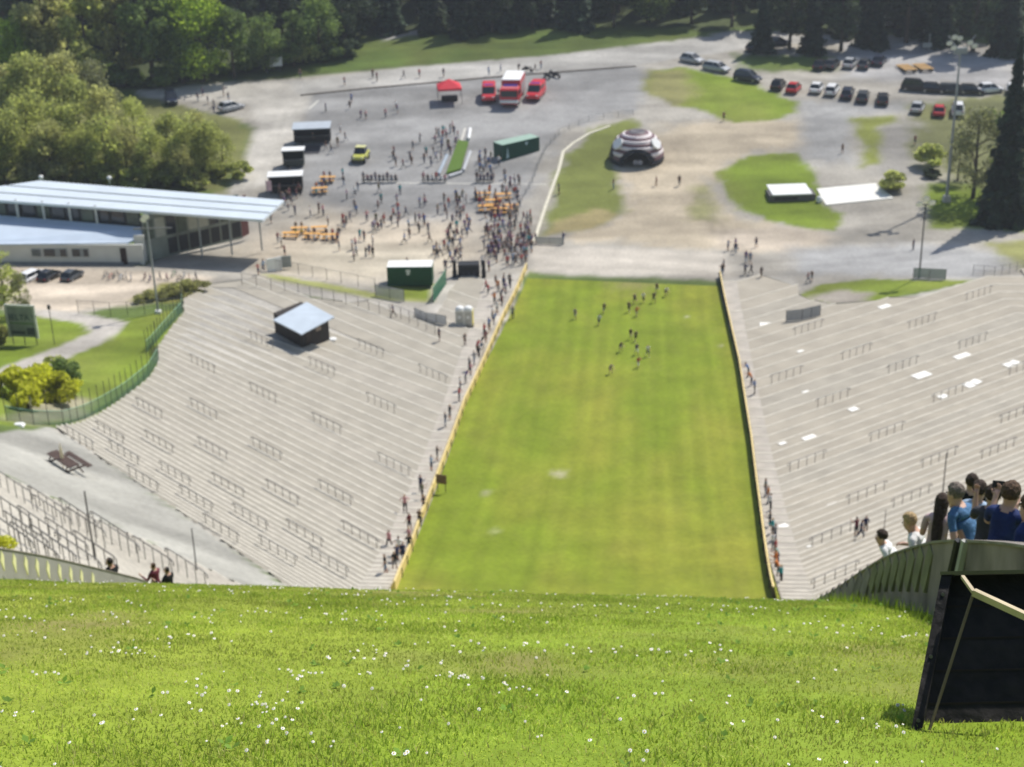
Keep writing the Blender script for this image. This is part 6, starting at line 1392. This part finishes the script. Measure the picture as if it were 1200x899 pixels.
def spectator(headpx, dist, face, pose, top, bottom, hairm, label, long=0, skin=SKIN, scale=1.0, seed=0, cap=None):
    me = body(sub=2, fingers=True, **pose); o = bpy.data.objects.new('person', me); COL.objects.link(o); scale *= .94; o.scale = (scale,) * 3
    for i, m in enumerate((skin, top, bottom, hairm, CLOTH['black'])): me.materials[i] = m
    me.polygons.foreach_set('material_index', [0 if p.material_index == 3 else p.material_index for p in me.polygons])
    o.rotation_euler = (0, 0, face); hd = Matrix.Rotation(face, 3, 'Z') @ Vector(me['head']) * scale; o.location = atd(*headpx, dist) - hd
    tag(o, label, 'person', 'spectators at the concrete wall')
    hm_ = hair_mesh(me, hairm, long, seed); link('hair', hm_, o)
    ey = MB(); h = Vector(me['head'])
    tlt = Matrix.Rotation(-me['tilt'], 3, 'X')
    for sx in (-1, 1):
        p = h + tlt @ Vector((sx * .034, .098, .0)); ey.tube(p, p + tlt @ Vector((0, .012, 0)), .011, n=8)
    ey.build('eye', BLACK, o); return o, me
T7 = lambda px, t=7.75: None
def dist_for(px, tgt):   # distance at which the ray column px sits tgt metres beyond the track axis
    d = 8.0
    while d < 40:
        p = atd(px, 600, d); 
        if float(st(p.x, p.y)[1]) > tgt: return d
        d += .05
    return d
LEANP = dict(lean=32, aL=(38, 18, 40), aR=(38, 18, 40), head=5, hipL=8, hipR=-6)
HB = mat('hair_sunlit_brown', (.11, .068, .042), .75, .5, 45, bump=.9); HD_ = mat('hair_near_black', (.055, .036, .026), .75, .5, 45, bump=.9); HBL = mat('hair_straw', (.50, .36, .19), .75, .4, 45, bump=.9); HG = mat('hair_greying', (.22, .18, .15), .75, .5, 45, bump=.9)
CW = mat('cotton_white', (.80, .79, .77), .85, .08, 7, bump=.8); CB = mat('cotton_blue', (.075, .165, .30), .85, .3, 7, bump=1.0); CN = mat('cotton_navy', (.02, .035, .12), .85, .3, 7, bump=1.0); CPK = mat('cotton_rose', (.50, .36, .36), .85, .15, 5, bump=.2); CK = CLOTH['black']; DN = CLOTH['dark denim']
sp = {}
sp[1] = spectator((1033, 628), dist_for(1033, 7.75), R(72), dict(lean=45, aL=(-45, 12, 45), aR=(-40, 14, 55), head=-10, hipL=10), CW, DN, HD_, 'child with dark hair in white shirt bending over the lowest part of the concrete wall', scale=.9, seed=1)
sp[2] = spectator((1066, 610), dist_for(1066, 7.6), R(60), dict(lean=26, aL=(-32, 12, 85), aR=(-28, 12, 90), head=15, hipL=8), CW, DN, HBL, 'blond spectator in white T-shirt leaning on the wall over the olive ribs', scale=.97, seed=2)
sp[3] = spectator((1104, 588), dist_for(1104, 7.9), R(-25), dict(lean=10, aL=(-8, 8, 85), aR=(-5, 8, 92), head=22, hipL=4, female=True), CPK, DN, HD_, 'woman with long dark hair in a rose top looking down at her hands', long=.75, scale=.98, seed=3)
sp[4] = spectator((1120, 577), dist_for(1122, 7.8), R(38), dict(lean=34, aL=(-48, 12, 70), aR=(-44, 12, 80), head=2, hipL=10), CB, DN, HG, 'man with greying hair in a blue shirt hunched over the wall', scale=1.06, seed=4)
sp[5] = spectator((1139, 564), dist_for(1139, 8.7), R(-10), dict(lean=4, aL=(20, 10, 60), aR=(20, 10, 60), head=6), CK, DN, HD_, 'dark haired spectator in black standing behind the man in the blue shirt', scale=1.0, seed=5)
sp[6] = spectator((1148, 573), dist_for(1148, 8.2), R(-30), dict(lean=8, aL=(20, 10, 50), aR=(25, 10, 60), head=8), CLOTH['pale blue'], DN, HD_, 'short haired spectator showing the nape of the neck beside the blue shirt', scale=1.0, seed=6)
sp[7] = spectator((1164, 579), dist_for(1164, 7.9), R(-25), dict(lean=10, aL=(38, 6, 118), aR=(25, 10, 105), head=5, sleeves='short'), mat('cotton_charcoal', (.05, .05, .06), .85, .3, 7, bump=1.0), DN, HD_, 'dark haired spectator with a raised bare forearm', scale=.98, seed=7)
sp[8] = spectator((1185, 577), dist_for(1185, 7.75), R(-40), dict(lean=12, aL=(25, 12, 110), aR=(55, 18, 95), head=4), CN, DN, HB, 'brown haired spectator in navy T-shirt with both arms raised', scale=1.05, seed=8)
sp[9] = spectator((1207, 592), dist_for(1207, 7.7), R(30), dict(lean=20, aL=(-30, 10, 80), aR=(-30, 10, 80), head=5), CN, DN, HB, 'spectator at the frame edge reaching over the wall', scale=1.0, seed=9)
def held(k, side):
    o_, m_ = sp[k]; bpy.context.view_layer.update(); return o_.matrix_world @ Vector(tuple(m_['hands'])[side * 3:side * 3 + 3])
ph = MB().box((0, 0, 0), (.15, .012, .075)).build('phone', BLACK, bevel=.004); ph.location = held(8, 0) + UP2 * .03; ph.rotation_euler = (R(-20), R(15), .3); tag(ph, 'dark phone held up by the brown haired spectator in navy', 'phone')
ph = MB().box((0, 0, 0), (.22, .02, .12)).build('tablet', CLOTH['brown'], bevel=.006); ph.location = held(2, 0) - FW * .02; ph.rotation_euler = (R(-50), 0, .3); tag(ph, 'dark folder held over the wall by the blond spectator', 'folder')
# heads of climbers beyond the pale wall
for i, (px, py, d, t_, b_, lb) in enumerate([(129, 658, 40, 'black', 'black', 'spectator in black crouching beyond the pale wall with the pennants'), (180, 663, 52, 'maroon', 'black', 'small figure with reddish hair peeping over the grass brow'), (196, 668, 50, 'black', 'navy', 'dark figure just showing above the grass brow')]):
    p = atd(px, py, d); me = POSE['arms folded']; person(0, 0, 'arms folded', t_, b_, 1 if i == 1 else 0, 1.0, '', 'figures beyond the grass brow', loc=(p.x, p.y, p.z - 1.62), lab=lb)
# ================================================================== lens veil: added volume that lifts the distant darks
mb = MB(); mb.box((5, 355, 78), (940, 815, 165)); hz = link("lens_veil", mb.mesh("lens_veil", []))
hm2 = bpy.data.materials.new('lens_veil_medium'); hm2.use_nodes = True; nt = hm2.node_tree; nt.nodes.clear(); ot = nt.nodes.new('ShaderNodeOutputMaterial'); pv_ = nt.nodes.new('ShaderNodeVolumePrincipled')
pv_.inputs['Color'].default_value = (.86, .92, 1, 1); pv_.inputs['Density'].default_value = .00022; pv_.inputs['Anisotropy'].default_value = .35; nt.links.new(pv_.outputs[0], ot.inputs['Volume']); hz.data.materials.append(hm2); hz['kind'] = 'stuff'
# people beyond the three hundred that show largest become one distant crowd
ppl = [o for o in COL.objects if o.name.startswith('person')]
ppl.sort(key=lambda o: (o.matrix_basis.translation - CAMP).length)
if len(ppl) > 296:
    cv, cf, cm, cmats, off = [], [], [], [], 0; loops = []; starts = []; tot = 0
    for o in ppl[296:]:
        me = o.data; n = len(me.vertices); co_ = np.empty(n * 3, np.float32); me.vertices.foreach_get('co', co_)
        Mx = np.array(Matrix.LocRotScale(o.location, o.rotation_euler, o.scale)); cv.append(co_.reshape(-1, 3) @ Mx[:3, :3].T + Mx[:3, 3])
        li = np.empty(len(me.loops), np.int32); me.loops.foreach_get('vertex_index', li); ls_ = np.empty(len(me.polygons), np.int32); me.polygons.foreach_get('loop_start', ls_); mi_ = np.empty(len(me.polygons), np.int32); me.polygons.foreach_get('material_index', mi_)
        mp = []
        for sl in o.material_slots:
            if sl.material not in cmats: cmats.append(sl.material)
            mp.append(cmats.index(sl.material))
        loops.append(li + off); starts.append(ls_ + tot); cm.append(np.array(mp)[mi_]); off += n; tot += len(li)
        bpy.data.objects.remove(o)
    me = bpy.data.meshes.new('crowd'); cv = np.concatenate(cv); me.vertices.add(len(cv)); me.vertices.foreach_set('co', cv.astype(np.float32).ravel()); loops = np.concatenate(loops); me.loops.add(len(loops)); me.loops.foreach_set('vertex_index', loops)
    starts = np.concatenate(starts); me.polygons.add(len(starts)); me.polygons.foreach_set('loop_start', starts)
    for m in cmats: me.materials.append(m)
    me.polygons.foreach_set('material_index', np.concatenate(cm).astype(np.int32)); me.update(calc_edges=True); o = link('crowd', me); o['kind'] = 'stuff'; tag(o, 'people farthest off on the plaza and the tarmac', 'crowd')
# ================================================================== camera, sun, sky
cam = bpy.data.cameras.new('camera'); co = link('camera', cam); S.camera = co
M = Matrix((RX2, UP2, -FW)).transposed().to_4x4(); M.translation = CAMP; co.matrix_world = M
cam.sensor_width = 36; cam.sensor_fit = 'HORIZONTAL'; cam.lens = 36 * FPX / W0; cam.clip_start = .2; cam.clip_end = 3000
cam.dof.use_dof = True; cam.dof.focus_distance = 6.3; cam.dof.aperture_fstop = 4.6
EL, AZ = R(54), R(45)      # azimuth from +Y towards +X
sun = bpy.data.lights.new('sun', 'SUN'); sun.energy = 4.2; sun.angle = R(.53); sun.color = (1, .955, .88)
so = link('sun', sun); sd = Vector((math.sin(AZ) * math.cos(EL), math.cos(AZ) * math.cos(EL), math.sin(EL)))
so.rotation_euler = (-sd).to_track_quat('-Z', 'Y').to_euler(); so.location = (80, 80, 200)
wd = bpy.data.worlds.new('World'); S.world = wd; wd.use_nodes = True; N = wd.node_tree.nodes; L = wd.node_tree.links
sk = N.new('ShaderNodeTexSky'); sk.sky_type = 'NISHITA'; sk.sun_disc = False; sk.sun_elevation = EL; sk.sun_rotation = AZ
bg = N['Background']; bg.inputs['Strength'].default_value = .12; L.new(sk.outputs[0], bg.inputs['Color'])
S.view_settings.view_transform = 'Standard'; S.view_settings.look = 'None'; S.view_settings.exposure = .22; S.view_settings.gamma = 1
S.render.engine = 'CYCLES'; S.cycles.use_denoising = True
try: S.cycles.denoiser = 'OPENIMAGEDENOISE'
except Exception: pass
S.cycles.max_bounces = 5; S.cycles.transparent_max_bounces = 8; S.cycles.diffuse_bounces = 3
